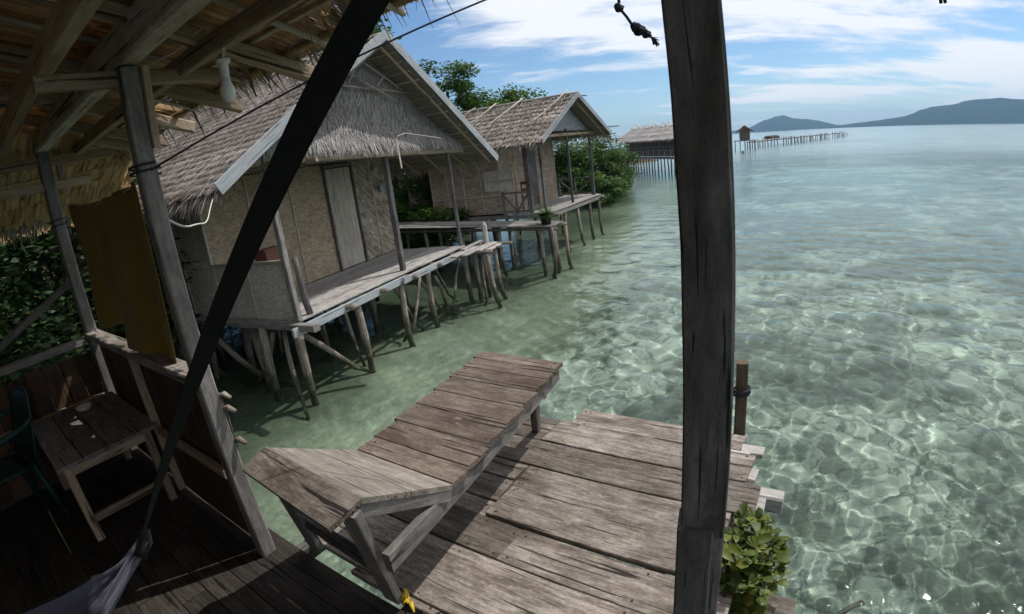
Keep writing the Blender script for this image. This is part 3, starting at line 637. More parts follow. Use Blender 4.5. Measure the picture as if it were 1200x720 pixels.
# far right post that stands near the lens: two lapped lengths
po = thing('timber_post', (.47, 1.10, -1.6), 'thick dark grey sawn timber post standing nearest the viewer, made of two lapped lengths', 'post')
PV = Vector((.459, 1.105, 0)); pd = PV.normalized(); ps = Vector((pd.y, -pd.x, 0))
one(lambda mb: mb.beam(PV + Vector((0, 0, .70)), PV + Vector((0, 0, 3.3)), .118, .10, up=pd, seg=16, jit=.0012, ch=.05), 'upper_length', W_POST, po)
one(lambda mb: mb.beam(PV - ps * .018 + Vector((0, 0, -1.6)), PV - ps * .018 - pd * .02 + Vector((0, 0, .735)), .10, .10, up=pd, seg=12, jit=.0012, ch=.05), 'lower_length', W_POST, po)
one(lambda mb: mb.beam(PV + pd * .085 + ps * .018 + Vector((0, 0, .1)), PV + pd * .085 + ps * .018 + Vector((0, 0, 3.3)), .10, .05, up=pd, seg=12, jit=.0012, ch=.05), 'side_batten', W_GREY, po)

# ------------------------------------------------------------------ front deck
dk = thing('wooden_deck', L(1, 1, -.2), 'sunlit deck of wide weathered grey brown planks below the reclining bench', 'deck')
rows = [(.155, .20, .52, 1.05, 0), (.20, .56, .05, 2.1, 0), (.56, .80, .04, 1.1, 0), (.56, .80, 1.1, 2.12, 0), (.80, .93, .04, .84, -.012), (.93, 1.13, .04, .83, -.01), (1.13, 1.29, .03, .82, -.004),
        (.80, 1.07, .86, 2.06, .018), (1.07, 1.29, .84, 2.0, 0), (1.29, 1.55, .04, 2.10, 0), (1.55, 1.82, .05, .75, -.002), (1.55, 1.82, .76, 2.02, .004), (1.83, 2.05, .82, 1.93, -.02)]
def f_(mb):
    for (v0, v1, s0, s1, dz) in rows:
        tz = random.uniform(-.003, .003)
        mb.beam(L(s0, (v0 + v1) / 2, dz - .016 + tz), L(s1, (v0 + v1) / 2 + random.uniform(-.004, .004), dz - .016 - tz), v1 - v0 - .009, .032, seg=9, jit=.0016, ch=.10, endj=.02)
        for sj in (.10, .9, 1.75):
            if s0 + .02 < sj < s1 - .02:
                for vq in ((v0 + .035), (v1 - .035)): nail(mb, L(sj + random.uniform(-.012, .012), vq + random.uniform(-.01, .01), dz + .0015 + tz))
        for se in (s0 + .035, s1 - .035):
            if random.random() < .6:
                for vq in ((v0 + .04), (v1 - .04)): nail(mb, L(se + random.uniform(-.008, .008), vq + random.uniform(-.01, .01), dz + .0015 + (tz if se < s0 + .1 else -tz)))
one(f_, 'plank', [W_DECK, NAIL], dk)
def f_(mb):
    for (v, s0, s1, z, w_) in ((1.42, 1.98, 2.14, -.035, .12), (1.66, 1.95, 2.06, -.03, .11), (1.90, 1.93, 2.06, -.03, .09), (1.80, 1.80, 1.99, -.02, .1)):
        mb.beam(L(s0, v, z), L(s1, v, z), w_, .03, endj=.01)
one(f_, 'plank_end', W_PORCH, dk)
one(lambda mb: mb.beam(L(1.6, 1.53, -.07), L(2.22, 1.53, -.07), .09, .10), 'joist', W_PORCH, dk)
for s in (.10, .9, 1.75): one(lambda mb: mb.beam(L(s, .0, -.085), L(s, 2.0, -.085), .07, .10), 'joist', W_POST, dk)
for s, v in ((.12, 1.9), (1.75, 1.9), (.12, .6), (1.75, .6)): one(lambda mb: mb.pole(L(s, v, -2.9), L(s, v, -.13), .055, .05), 'stilt', W_POLE, dk)
mp_ = thing('mooring_stake', (1.33, 2.66, -2.6), 'dark brown squared stake standing in the water behind the near timber post', 'stake')
one(lambda mb: mb.beam((1.33, 2.66, -2.9), (1.335, 2.67, .42), .07, .07, up=pd, seg=8, jit=.003), 'stake_shaft', W_DARKM, mp_)
one(lambda mb: mb.tube([(1.33 + .05 * math.cos(a), 2.66 + .05 * math.sin(a), .20 + .004 * a) for a in np.linspace(0, 13, 40)], .009, 6), 'rope_wrap', ROPE, mp_)

# ------------------------------------------------------------------ bench
b_ = Vector((.469, .883, 0)); cx = Vector((.81, -.586, 0)); V0 = Vector((-.83, 2.13, 0))
def BP(a, t_, z): return V0 + b_ * a + cx * t_ + Vector((0, 0, z))
be = thing('reclining_bench', (-.5, 2.2, 0), 'brown plank reclining bench with a raised pale headrest on the sunlit deck', 'bench')
def f_(mb):
    a = 0.; seams = [.0, .13, .31, .50, .68, .86, 1.02, 1.16, 1.27]
    for k in range(8):
        a0, a1 = seams[k], seams[k + 1]; e = random.uniform(-.006, .006)
        mb.beam(BP((a0 + a1) / 2, -.005 + e, .478), BP((a0 + a1) / 2, .615 + e, .478 + random.uniform(-.003, .003)), (a1 - a0) * .985 - .004, .024, seg=6, jit=.0012, ch=.10)
        for tq in (.03, .575):
            for aq in (a0 + .035, a1 - .035): nail(mb, BP(aq + random.uniform(-.008, .008), tq + random.uniform(-.006, .006), .4905))
one(f_, 'seat', [W_BENCH, NAIL], be)
PL, PR = Vector((-1.155, 1.865, .70)), Vector((-.60, 1.445, .70)); VL, VR = Vector((-.835, 2.125, .492)), Vector((-.335, 1.765, .492)); FL, FR = Vector((-1.225, 1.755, .665)), Vector((-.705, 1.335, .665))
def f_(mb):
    n = (VR - VL).cross(PL - VL).normalized(); n = n if n.z > 0 else -n
    for (u0, u1) in ((.0, .495), (.505, 1.)):
        mb.slab([VL.lerp(PL, u0), VR.lerp(PR, u0), VR.lerp(PR, u1), VL.lerp(PL, u1)], .022, n)
one(f_, 'headrest_slope', W_BACK, be)
def f_(mb):
    n = (PR - PL).cross(FL - PL).normalized(); n = n if n.z > 0 else -n
    mb.slab([PL - (FL - PL) * .02, PR - (FR - PR) * .02, FR, FL], .024, n)
one(f_, 'headrest_cap', W_DECK, be)
one(lambda mb: mb.beam(BP(-.43, .572, .420), BP(1.24, .580, .422), .035, .088, seg=6, jit=.002), 'side_rail', W_GREY, be)
one(lambda mb: mb.beam(BP(-.40, .03, .420), BP(1.24, .03, .422), .035, .085, seg=6, jit=.002), 'side_rail', W_GREY, be)
one(lambda mb: mb.beam(VR.lerp(PR, .02) - Vector((.02, 0, .045)), PR + Vector((-.03, 0, -.05)), .03, .06, seg=2), 'headrest_bearer', W_GREY, be)
one(lambda mb: mb.beam(VL.lerp(PL, .02) + Vector((.02, 0, -.045)), PL + Vector((.03, 0, -.05)), .03, .06, seg=2), 'headrest_bearer', W_GREY, be)
one(lambda mb: mb.beam((-.68, 1.64, .0), (-.655, 1.43, .665), .085, .04, up=tuple(b_), seg=3, jit=.001), 'leg', W_GREY, be)
one(lambda mb: mb.beam((-1.16, 2.02, .0), (-1.13, 1.80, .665), .08, .04, up=tuple(b_), seg=3, jit=.001), 'leg', W_POST, be)
one(lambda mb: mb.beam(BP(1.20, .40, .0), BP(.98, .53, .44), .05, .05, up=tuple(cx), seg=2, jit=.001), 'leg', W_GREY, be)
one(lambda mb: mb.beam(BP(1.20, .13, .0), BP(.98, .07, .44), .05, .05, up=tuple(cx), seg=2, jit=.001), 'leg', W_GREY, be)
one(lambda mb: mb.beam(BP(1.0, .0, .40), BP(1.0, .6, .40), .03, .05), 'cross_bar', W_POST, be)
one(lambda mb: mb.beam((-1.12, 1.95, .22), (-.68, 1.60, .22), .04, .06), 'cross_bar', W_POST, be)

# ------------------------------------------------------------------ table, dish, chair
tb = thing('wooden_table', L(-1.52, -.34, 0), 'low rough wooden table in the shaded corner beside the boarded rail', 'table')
def f_(mb):
    for k in range(4):
        v0 = -.66 + k * .16; mb.beam(L(-2.06, v0 + .08, .525), L(-.98, v0 + .08, .525), .155, .025, seg=4, jit=.001)
one(f_, 'tabletop', W_GREY, tb)
for s, v in ((-2.0, -.6), (-1.04, -.6), (-2.0, -.1), (-1.04, -.1)): one(lambda mb: mb.beam(L(s, v, 0), L(s, v, .51), .05, .05, up=VV), 'leg', W_BROWN, tb)
one(lambda mb: mb.beam(L(-2.0, -.62, .475), L(-1.04, -.62, .475), .03, .06), 'apron', W_BROWN, tb)
one(lambda mb: mb.beam(L(-1.04, -.6, .475), L(-1.04, -.1, .475), .03, .06), 'apron', W_BROWN, tb)
one(lambda mb: mb.beam(L(-1.04, -.6, .14), L(-1.04, -.1, .14), .03, .05), 'stretcher', W_BROWN, tb)
def f_(mb):
    prof = [(.001, .006), (.03, .004), (.045, .012), (.056, .030), (.060, .032), (.050, .010), (.034, 0), (.001, 0)]
    c0 = L(-1.86, -.28, .540); n = 20; vs = []; fs = []
    for r, z in prof:
        for i in range(n): a = 2 * math.pi * i / n; vs.append((c0.x + r * math.cos(a), c0.y + r * math.sin(a), c0.z + z))
    for k in range(len(prof) - 1):
        for i in range(n): j = (i + 1) % n; fs.append((k * n + i, k * n + j, k * n + n + j, k * n + n + i))
    mb.add(vs, fs, smooth=True)
one(f_, 'dish', CERAM, None, 'small white dish lying on the shaded low table', 'dish')
ch = thing('plastic_chair', L(-1.62, -1.2, 0), 'dark teal moulded plastic armchair in deep shade left of the low table', 'chair')
CO = L(-1.72, -1.20, 0); fx = WV * .2 + VV * -.98; fx.normalize(); fy = Vector((fx.y, -fx.x, 0))
def CPt(x, y, z): return CO + fx * x + fy * y + Vector((0, 0, z))
def shell(mb, fn, nu, nv, th=.008):
    vs = []; lcs = []
    for i in range(nu + 1):
        for j in range(nv + 1): p = fn(i / nu, j / nv); vs.append(p)
    P = np.array([tuple(p) for p in vs]).reshape(nu + 1, nv + 1, 3)
    du = np.gradient(P, axis=0); dv = np.gradient(P, axis=1); nn = np.cross(du, dv); nn /= np.linalg.norm(nn, axis=2, keepdims=True) + 1e-9
    Q = P - nn * th; allv = [tuple(x) for x in P.reshape(-1, 3)] + [tuple(x) for x in Q.reshape(-1, 3)]; K = (nu + 1) * (nv + 1)
    g = [(i * (nv + 1) + j) for i in range(nu + 1) for j in range(nv + 1)]
    lcs = [(i / nu, j / nv, 0) for i in range(nu + 1) for j in range(nv + 1)] * 2
    fs = []
    for i in range(nu):
        for j in range(nv):
            a = i * (nv + 1) + j; fs.append((a, a + nv + 1, a + nv + 2, a + 1)); fs.append((K + a + 1, K + a + nv + 2, K + a + nv + 1, K + a))
    for i in range(nu):
        a = i * (nv + 1); fs.append((a, K + a, K + a + nv + 1, a + nv + 1)); a += nv; fs.append((a + nv + 1, K + a + nv + 1, K + a, a))
    for j in range(nv):
        fs.append((j + 1, K + j + 1, K + j, j)); a = nu * (nv + 1) + j; fs.append((a, K + a, K + a + 1, a + 1))
    mb.add(allv, fs, lcs, smooth=True)
one(lambda mb: shell(mb, lambda u, v: CPt(-.02 - .42 * u + 0, (v - .5) * (.46 - .04 * u), .43 - .02 * u - .02 * math.sin(math.pi * v)), 6, 8, .012), 'seat', TEAL, ch)
one(lambda mb: shell(mb, lambda u, v: CPt(-.44 - .12 * u - .03 * math.sin(math.pi * v), (v - .5) * (.44 - .10 * u ** 3), .42 + .45 * u * (1 - .10 * abs(2 * v - 1) ** 3)), 8, 8, .012), 'backrest', TEAL, ch)
for sy in (-1, 1):
    one(lambda mb: mb.tube([CPt(.02, .25 * sy, .42), CPt(.0, .27 * sy, .55), CPt(-.05, .28 * sy, .64), CPt(-.25, .285 * sy, .66), CPt(-.45, .26 * sy, .68), CPt(-.52, .22 * sy, .70)], [.018, .018, .022, .024, .02, .016], 8), 'armrest', TEAL, ch)
    for sx, lean in ((0, .03), (-.42, -.05)): one(lambda mb: mb.tube([CPt(sx, .22 * sy, .43), CPt(sx + lean, .26 * sy, 0)], [.026, .018], 8), 'leg', TEAL, ch)

# ------------------------------------------------------------------ towel on a line, wires, ropes, lamp
def f_(mb):
    pts = []
    for k in range(13):
        t_ = k / 12; p = L(-2.15, .05, 1.98).lerp(L(-.04, .05, 1.93), t_); p.z -= .07 * math.sin(math.pi * t_); pts.append(p)
    mb.tube(pts, .003, 5)
one(f_, 'clothes_line', WIRE, None, 'thin pale line strung between the two shelter posts holding the olive towel', 'line')
def tw(u, v):      # u along the line, v down
    s = -1.93 + 1.62 * u; ztop = 1.975 - .06 * math.sin(math.pi * (u * .8 + .1)) - .03 * u
    side = (1.5 if u < .56 else 1.02)
    fold = .045 * math.sin(u * 15 + v * 1.2) * (.3 + v) + .02 * math.sin(u * 37 + 2 * v)
    zz = ztop - (.80 + .04 * math.sin(u * 9) + (.09 if u > .56 else -.02)) * v
    return L(s + .04 * v * math.sin(u * 6), .05 + fold - .03 * v, zz)
def f_(mb): shell(mb, tw, 44, 26, .004)
one(f_, 'hanging_towel', TOWEL, None, 'long olive towel hung over the line between the shelter posts', 'towel')
BP1 = Vector((-.965, 1.94, 2.155))
lb = thing('hanging_lamp', BP1, 'white unlit bulb in its socket hanging below the leaf roof', 'lamp')
def lathe(mb, c, prof, n=20, axis_=Vector((0, 0, 1))):
    vs = []; fs = []; q = Vector((0, 0, 1)).rotation_difference(axis_)
    for r, z in prof:
        for i in range(n): a = 2 * math.pi * i / n; vs.append(tuple(c + q @ Vector((r * math.cos(a), r * math.sin(a), z))))
    for k in range(len(prof) - 1):
        for i in range(n): j = (i + 1) % n; fs.append((k * n + i, k * n + j, k * n + n + j, k * n + n + i))
    mb.add(vs, fs, smooth=True)
one(lambda mb: lathe(mb, BP1, [(.001, -.038), (.016, -.034), (.027, -.019), (.030, 0), (.027, .018), (.019, .04), (.016, .055), (.001, .056)]), 'bulb', BULB, lb)
one(lambda mb: lathe(mb, BP1, [(.001, .05), (.016, .052), (.018, .085), (.018, .11), (.028, .114), (.030, .126), (.001, .128)]), 'socket', WHITEP, lb)
one(lambda mb: mb.tube([BP1 + Vector((0, 0, .125)), BP1 + Vector((.01, .01, .19)), BP1 + Vector((.0, .0, .24))], .005, 6), 'cord', WIRE, lb)
one(lambda mb: mb.tube([L(-.25, -.2, 2.40), L(-.1, .05, 2.37), L(.12, .18, 2.40), L(.30, .22, 2.44)], .004, 5), 'ceiling_wire', WIRE, None, 'thin pale wire looping under the leaf roof near the main beam', 'wire')
def ropepts(a, b, sag, n=16):
    a = Vector(a); b = Vector(b); return [a.lerp(b, k / n) - Vector((0, 0, sag * math.sin(math.pi * k / n))) for k in range(n + 1)]
rp = thing('stay_rope', L(0, 0, 1.93), 'taut black rope running from the shelter post up past the thatched eave', 'rope')
one(lambda mb: mb.tube(ropepts(L(.04, 0, 1.93), L(1.6, 1.62, 2.66), .0, 18), .0042, 8), 'rope_run', ROPE, rp)
one(lambda mb: mb.tube([L(.0, 0, 1.915) + Vector((.062 * math.cos(a), .066 * math.sin(a), .004 * a)) for a in np.linspace(0, 12.5, 50)], .005, 6), 'rope_wrap', ROPE, rp)
one(lambda mb: mb.tube([L(-2.17, 0, 1.80) + Vector((.066 * math.cos(a), .068 * math.sin(a), .006 * a)) for a in np.linspace(0, 12.5, 50)], .004, 6), 'post_tie', ROPE, None, 'dark cord tied round the rear shelter post behind the towel', 'cord')
# white cable from our post to the neighbouring hut
def f_(mb):
    a = L(.0, .05, 1.72); b = Vector((-3.30, 5.75, 1.84)); mb.tube([a.lerp(b, k / 16) - Vector((0, 0, .16 * math.sin(math.pi * k / 16) + .012 * math.sin(k * .9))) for k in range(17)], .006, 6)
one(f_, 'slack_cable', WIRE, None, 'slack white cable drooping between our shelter post and the near hut eave', 'cable')
# knotted rope tail hanging at the top
def at(az, el, D): return CAM + Vector((math.sin(rad(az)) * D, math.cos(rad(az)) * D, math.tan(rad(el)) * D))
kr = thing('knotted_rope', at(17, 12, 1.9), 'frayed dark rope tail with knots dangling against the sky left of the near post', 'rope')
kp = [at(15.2, 16.5, 1.9), at(15.3, 14.7, 1.9), at(15.2, 13.9, 1.9), at(15.9, 12.9, 1.9), at(16.4, 12.0, 1.9), at(17.0, 11.5, 1.9), at(17.7, 11.0, 1.9), at(18.2, 10.6, 1.9)]
one(lambda mb: mb.tube(kp, [.0055] * 7 + [.007], 8, wob=.15), 'rope_run', ROPE, kr)
def knot(mb, c, r):
    mb.tube([Vector(c) + Vector((r * math.cos(a) * (1 + .3 * math.cos(2.5 * a)), r * .7 * math.sin(2 * a), r * math.sin(a))) for a in np.linspace(0, 6.4, 24)], r * .55, 7)
for q, r in ((kp[2], .011), (kp[5], .015), (kp[6], .011), (kp[5].lerp(kp[4], .5), .012)): one(lambda mb: knot(mb, q, r), 'knot', ROPE, kr)
def f_(mb):
    for k in range(26):
        e = kp[7] + Vector((random.uniform(.0, .03), random.uniform(-.01, .01), random.uniform(-.035, -.005))); mb.tube([kp[6].lerp(kp[7], .8), kp[7], e], .0012, 4)
one(f_, 'frayed_end', ROPE, kr)
one(lambda mb: mb.beam(L(1.0, .80, 2.62), L(5.0, .80, 2.62), .09, .10), 'eave_beam', W_POST, sh)
one(lambda mb: mb.tube([kp[0], L(1.62, .80, 2.60)], .0055, 6), 'rope_lead', ROPE, kr)
one(lambda mb: [mb.tube([at(45.2, 16, 2.2), at(45.7 + d_, 11.5, 2.2), at(45.8 + d_ * 1.5, 10.6, 2.2)], .006, 6) for d_ in (0, .25)], 'dangling_cord', ROPE, None, 'short dark cord end hanging into the top edge of the sky over the big hill', 'cord')

# hammock and its strap
E1 = Vector((-1.20, 1.10, .83)); F1 = Vector((-2.35, -1.0, 1.35))
hm = thing('hammock', (-1.5, .3, .3), 'slate blue cloth hammock gathered at its end under a long black strap', 'hammock')
def hf(u, v):
    q = E1.lerp(F1, u); sag = .60 * math.sin(math.pi * u); env = math.sin(math.pi * u) ** 1.5
    env = max(.02, env); sd = Vector((.877, -.48, 0)); a = (v - .5) * 2
    bunch = max(0, 1 - u / .32)
    p = q + sd * (a * .50 * env) + Vector((0, 0, -sag + .34 * env * a * a))
    p += Vector((0, 0, .012 * bunch * math.sin(v * 9.4))) + sd * (.012 * bunch * math.cos(v * 12.6))
    fold = ((.013 * math.sin(v * 50 + 2 * u) + .006 * math.sin(v * 83 + 5 * u)) * (1.1 - .8 * env) + .012 * math.sin(v * 19 + 7 * u)) * min(1, u * 9 + .25)
    return p + Vector((fold * .5, fold * .5, fold * 1.3))
one(lambda mb: shell(mb, hf, 60, 150, .003), 'hammock_cloth', HAMM, hm)
one(lambda mb: mb.tube([E1 + Vector((.0, .02, .03)), E1 + Vector((0, 0, 0)), E1 + Vector((-.01, -.04, -.03))], [.016, .024, .022], 10), 'gathered_knot', BLACK, hm)
def f_(mb):
    P0 = CAM + Vector((math.sin(rad(-10.6)), math.cos(rad(-10.6)), math.tan(rad(17.8)))) * .88; P1 = E1 + Vector((0, 0, .02)); P0x = P0 + (P0 - P1) * .35
    vs = []; n = 30; dv = (P0x - P1).normalized(); 
    fc = ((P0 + P1) / 2 - CAM).normalized(); w0 = dv.cross(fc).normalized(); w1 = dv.cross(w0).normalized(); lcs = []
    for k in range(n + 1):
        t_ = k / n; p = P0x.lerp(P1, t_); tw_ = rad(72) * max(0, (t_ - .52) / .48) ** 1.2; hw = .027 - .017 * max(0, (t_ - .35) / .65)
        a = w0 * math.cos(tw_) + w1 * math.sin(tw_); bn = dv.cross(a).normalized() * .0016
        for q in (p - a * hw - bn, p + a * hw - bn, p + a * hw + bn, p - a * hw + bn): vs.append(tuple(q)); lcs.append((t_ * 2, hw, 0))
    fs = [(4 * k + i, 4 * k + (i + 1) % 4, 4 * k + 4 + (i + 1) % 4, 4 * k + 4 + i) for k in range(n) for i in range(4)]
    mb.add(vs, fs, lcs)
one(f_, 'strap', BLACK, hm)
# yellow scrap by the bench leg
def f_(mb):
    c0 = Vector((-.60, 1.60, .0))
    for k in range(6):
        a = random.uniform(0, 6.28); r = random.uniform(.015, .035)
        mb.tube([c0 + Vector((math.cos(a) * r * q, math.sin(a) * r * q, .006 + .03 * math.sin(math.pi * q / 2.6) * random.uniform(.6, 1.2))) for q in (0, .5, 1, 1.6, 2.2)], [.004, .009, .012, .008, .004], 6, ecc=.35)
one(f_, 'plastic_scrap', YELLOW, None, 'crumpled yellow plastic scrap on the deck at the foot of the bench leg', 'scrap')
def f_(mb):
    for (s, v, z, r) in ((.05, .04, .90, .014), (.05, .04, .83, .016), (.05, .04, .66, .015)):
        mb.tube([L(s - .02, v, z), L(s + .01, v + .015, z + .01), L(s + .04, v + .03, z - .01)], [r * .7, r, r * .6], 8, wob=.2)
    mb.tube([L(.045, .04, .92), L(.05, .045, .78), L(.048, .04, .62)], .003, 6)
one(f_, 'cleat', W_POLE, sh)

# ------------------------------------------------------------------ foliage helper
def leafy(mb, c, R, n, size, clump=26, flat=1., seed=0, asp=.5):
    rg = np.random.default_rng(seed)
    for k in range(clump):
        d = rg.normal(size=3); d /= np.linalg.norm(d); rr = rg.uniform(.35, 1.) ** .6
        cc = np.array(c) + d * np.array(R) * rr * rg.uniform(.75, 1.12); cr = rg.uniform(.22, .42) * min(R[0], R[1]) * flat; tone = rg.uniform(-.18, .18)
        m_ = n // clump
        P = rg.normal(size=(m_, 3)); P /= np.linalg.norm(P, axis=1, keepdims=True); P *= (rg.uniform(0, 1, (m_, 1)) ** .45) * cr; P[:, 2] *= .7; P += cc
        for p in P:
            a = rg.normal(size=3); a[2] = abs(a[2]) * .3 - .3; a /= np.linalg.norm(a); nn = rg.normal(size=3); nn[2] += 1.4; b2 = np.cross(a, nn); b2 /= np.linalg.norm(b2) + 1e-9
            l = size * rg.uniform(.6, 1.3); w2 = l * asp * .5; q = p + a * l * .5; e = p + a * l
            vs = [tuple(p), tuple(q + b2 * w2), tuple(e), tuple(q - b2 * w2)]
            mb.add(vs, [(0, 1, 2, 3)], [(0, 0, 0), (.5, w2, 0), (1, 0, 0), (.5, -w2, 0)], float(np.clip(rg.normal(.45 + tone, .17), 0, 1)))
def limbs(mb, base, top, R, n, r0, seed):
    random.seed(seed); base = Vector(base); top = Vector(top)
    mb.pole(base, top, r0, r0 * .45, 8, 7, .04)
    for k in range(n):
        a = random.uniform(0, 6.28); st = base.lerp(top, random.uniform(.35, .95)); e = st + Vector((math.cos(a) * R * random.uniform(.5, .9), math.sin(a) * R * random.uniform(.5, .9), random.uniform(.1, .55) * R))
        mb.pole(st, e, r0 * .4, r0 * .12, 6, 5, .06)

def stem_place(proto_parts, x, y, z, sc, rz, name, label, cat, group): ...
random.seed(11)
# tree prototypes
def make_tree(name, x, y, h, R, n, size, seed, mat, label, cat, group, trunk_r=.10, low=.25, clump=30):
    z0 = min(gz(x, y), 0) if gz(x, y) < WATER else gz(x, y)
    r_ = thing(name, (x, y, z0), label, cat, group)
    zc = z0 + h * (1 + low) / 2
    one(lambda mb: limbs(mb, (x, y, z0), (x, y, z0 + h * .8), R, 9, trunk_r, seed), 'trunk', BARK, r_)
    one(lambda mb: leafy(mb, (x, y, zc), (R, R, h * (1 - low) / 2), n, size, clump, 1., seed), 'crown', mat, r_)
    return r_
def copy_thing(src, x, y, z, sc, rz, label, group):
    r_ = src.copy(); COL.objects.link(r_); r_.location = (x, y, z); r_.scale = (sc[0], sc[1], sc[2]); r_.rotation_euler = (0, 0, rz); r_['label'] = label; r_['group'] = group
    for c0 in src.children:
        c1 = c0.copy(); COL.objects.link(c1); c1.parent = r_
    return r_
GT = 'mangrove trees along the shore'
def pol(az, D): return math.sin(rad(az)) * D, math.cos(rad(az)) * D
x, y = pol(1.8, 27)
T1 = make_tree('mangrove_tree', x, y, 6.8, 2.5, 15000, .20, 3, LEAF, 'rounded green tree rising above the bamboo poled roof of the second hut', 'tree', GT, .13, .35, 44)
x, y = pol(-3.9, 21)
T2 = make_tree('mangrove_tree', x, y, 7.2, 1.6, 14000, .15, 4, LEAF, 'bright green tree showing between the near hut gable and the second hut', 'tree', GT, .12, .25, 40)
x, y = pol(-47, 9.5)
T3 = make_tree('mangrove_tree', x, y, 5.2, 2.3, 13000, .13, 5, LEAF_SHADE, 'dark mangrove in shade behind the hanging olive towel', 'tree', GT, .12, .08, 46)
def cp(src, az, D, sc, rz, label, dz=0):
    x, y = pol(az, D); z = gz(x, y); z = min(z, 0); return copy_thing(src, x, y, z + dz, sc, rz, label, GT)
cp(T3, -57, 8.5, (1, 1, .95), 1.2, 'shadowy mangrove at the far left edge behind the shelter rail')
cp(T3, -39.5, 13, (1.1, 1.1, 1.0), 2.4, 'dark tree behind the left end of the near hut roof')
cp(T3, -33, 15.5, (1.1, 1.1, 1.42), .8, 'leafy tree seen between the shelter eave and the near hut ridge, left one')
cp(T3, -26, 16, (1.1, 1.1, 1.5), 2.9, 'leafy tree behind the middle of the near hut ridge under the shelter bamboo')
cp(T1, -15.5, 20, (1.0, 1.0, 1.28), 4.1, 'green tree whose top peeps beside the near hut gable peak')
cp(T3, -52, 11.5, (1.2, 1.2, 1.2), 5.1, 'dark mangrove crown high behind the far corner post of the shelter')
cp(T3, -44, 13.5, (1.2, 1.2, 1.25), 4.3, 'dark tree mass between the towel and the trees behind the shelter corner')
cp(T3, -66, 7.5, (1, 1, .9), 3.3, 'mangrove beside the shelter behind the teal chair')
cp(T2, -11.5, 22, (1.0, 1.0, .95), 1.9, 'tree standing behind the near hut gable to the right')
x, y = pol(-6.5, 19)
B1 = make_tree('mangrove_bush', x, y, 3.0, 1.5, 13000, .12, 8, LEAF, 'leafy bush between the two huts behind the long walkway', 'bush', 'mangrove bushes along the shore', .05, .05, 30)
def cb_(az, D, sc, rz, label):
    x, y = pol(az, D); z = min(gz(x, y), -.6); copy_thing(B1, x, y, z, sc, rz, label, 'mangrove bushes along the shore')
for az_, D_, rz_, lb_ in ((-38, 11, .7, 'low dark mangrove at the landward back corner of the near hut'), (-33, 12, 2.2, 'low dark mangrove behind the rear stilts of the near hut')): cp(T3, az_, D_, (.75, .75, .42), rz_, lb_)
cb_(-9.5, 18, (1.0, 1.0, .95), 1.0, 'dense bush seen below the near hut eave behind its far porch post')
cb_(8.0, 27, (1.35, 1.35, 1.38), .5, 'large bright mangrove bush filling the porch of the second hut')
cb_(10.6, 29, (1.4, 1.4, 1.45), 2.7, 'bright mangrove bush between the second porch posts')
cb_(11.9, 31, (1.15, 1.15, 1.4), 4.4, 'rightmost mangrove bush hanging over the water before the long roof')
cb_(11.0, 27, (1.0, 1.0, .75), 5.2, 'low mangrove bush dipping into the water right of the second porch')
cb_(-10.5, 17, (1.3, 1.3, .75), 4.4, 'low bush at the shore end of the plank walkway, left of the taller bush')
cb_(4.5, 28, (1.4, 1.4, 1.1), 3.7, 'mangrove bush hidden partly by the wall of the second hut')
cb_(12.9, 34, (1.0, 1.0, 1.2), 1.4, 'small mangrove bush touching the left end of the long thatched building')

def f_(mb):      # a low tangle along the shore behind the huts
    for k in range(26):
        p = C1 + MD * random.uniform(5.2, 7.6) + Vector((.433, .901, 0)) * (-4.5 + k * .85); leafy(mb, (p.x, p.y, -.45), (.95, .95, .95), 1000, .13, 8, 1.3, 100 + k)
def g_(mb):
    f0_(mb)
    for k in range(20):
        for z_ in (.9, 2.1):
            p = C1 + MD * random.uniform(7.0, 9.0) + Vector((.433, .901, 0)) * (-5.5 + k * 1.0); leafy(mb, (p.x, p.y, z_), (1.1, 1.1, 1.0), 1000, .16, 8, 1.3, 200 + k * 3 + int(z_))
f0_ = f_; f_ = g_
one(f_, 'undergrowth', LEAF_SHADE, None, None, None, None, 'stuff')
# ------------------------------------------------------------------ huts on stilts
class Frame:
    def __init__(s, C, u, n): s.C = Vector(C); s.u = Vector(u); s.n = Vector(n)
    def __call__(s, a, b, z): return s.C + s.u * a + s.n * b + Vector((0, 0, z))

def grid_wall(fr, root, a0, b0, a1, b1, z0, z1, mat, outn, nst, hor=(.5,), stm=W_STICK, name='wall_panel'):
    P = [fr(a0, b0, z0), fr(a1, b1, z0), fr(a1, b1, z1), fr(a0, b0, z1)]
    w_ = one(lambda mb: mb.slab(P, .02, outn), name, mat, root)
    o_ = Vector(outn) * .012
    def f_(mb):
        for k in range(nst + 1):
            t_ = k / nst; p = P[0].lerp(P[1], t_) + o_; q = P[3].lerp(P[2], t_) + o_; mb.beam(p, q, .035, .02, up=outn, seg=2, jit=.003)
        for h in hor: mb.beam(P[0].lerp(P[3], h) + o_ * 1.6, P[1].lerp(P[2], h) + o_ * 1.6, .03, .018, up=outn, seg=4, jit=.003)
    one(f_, 'batten_grid', stm, w_); return w_

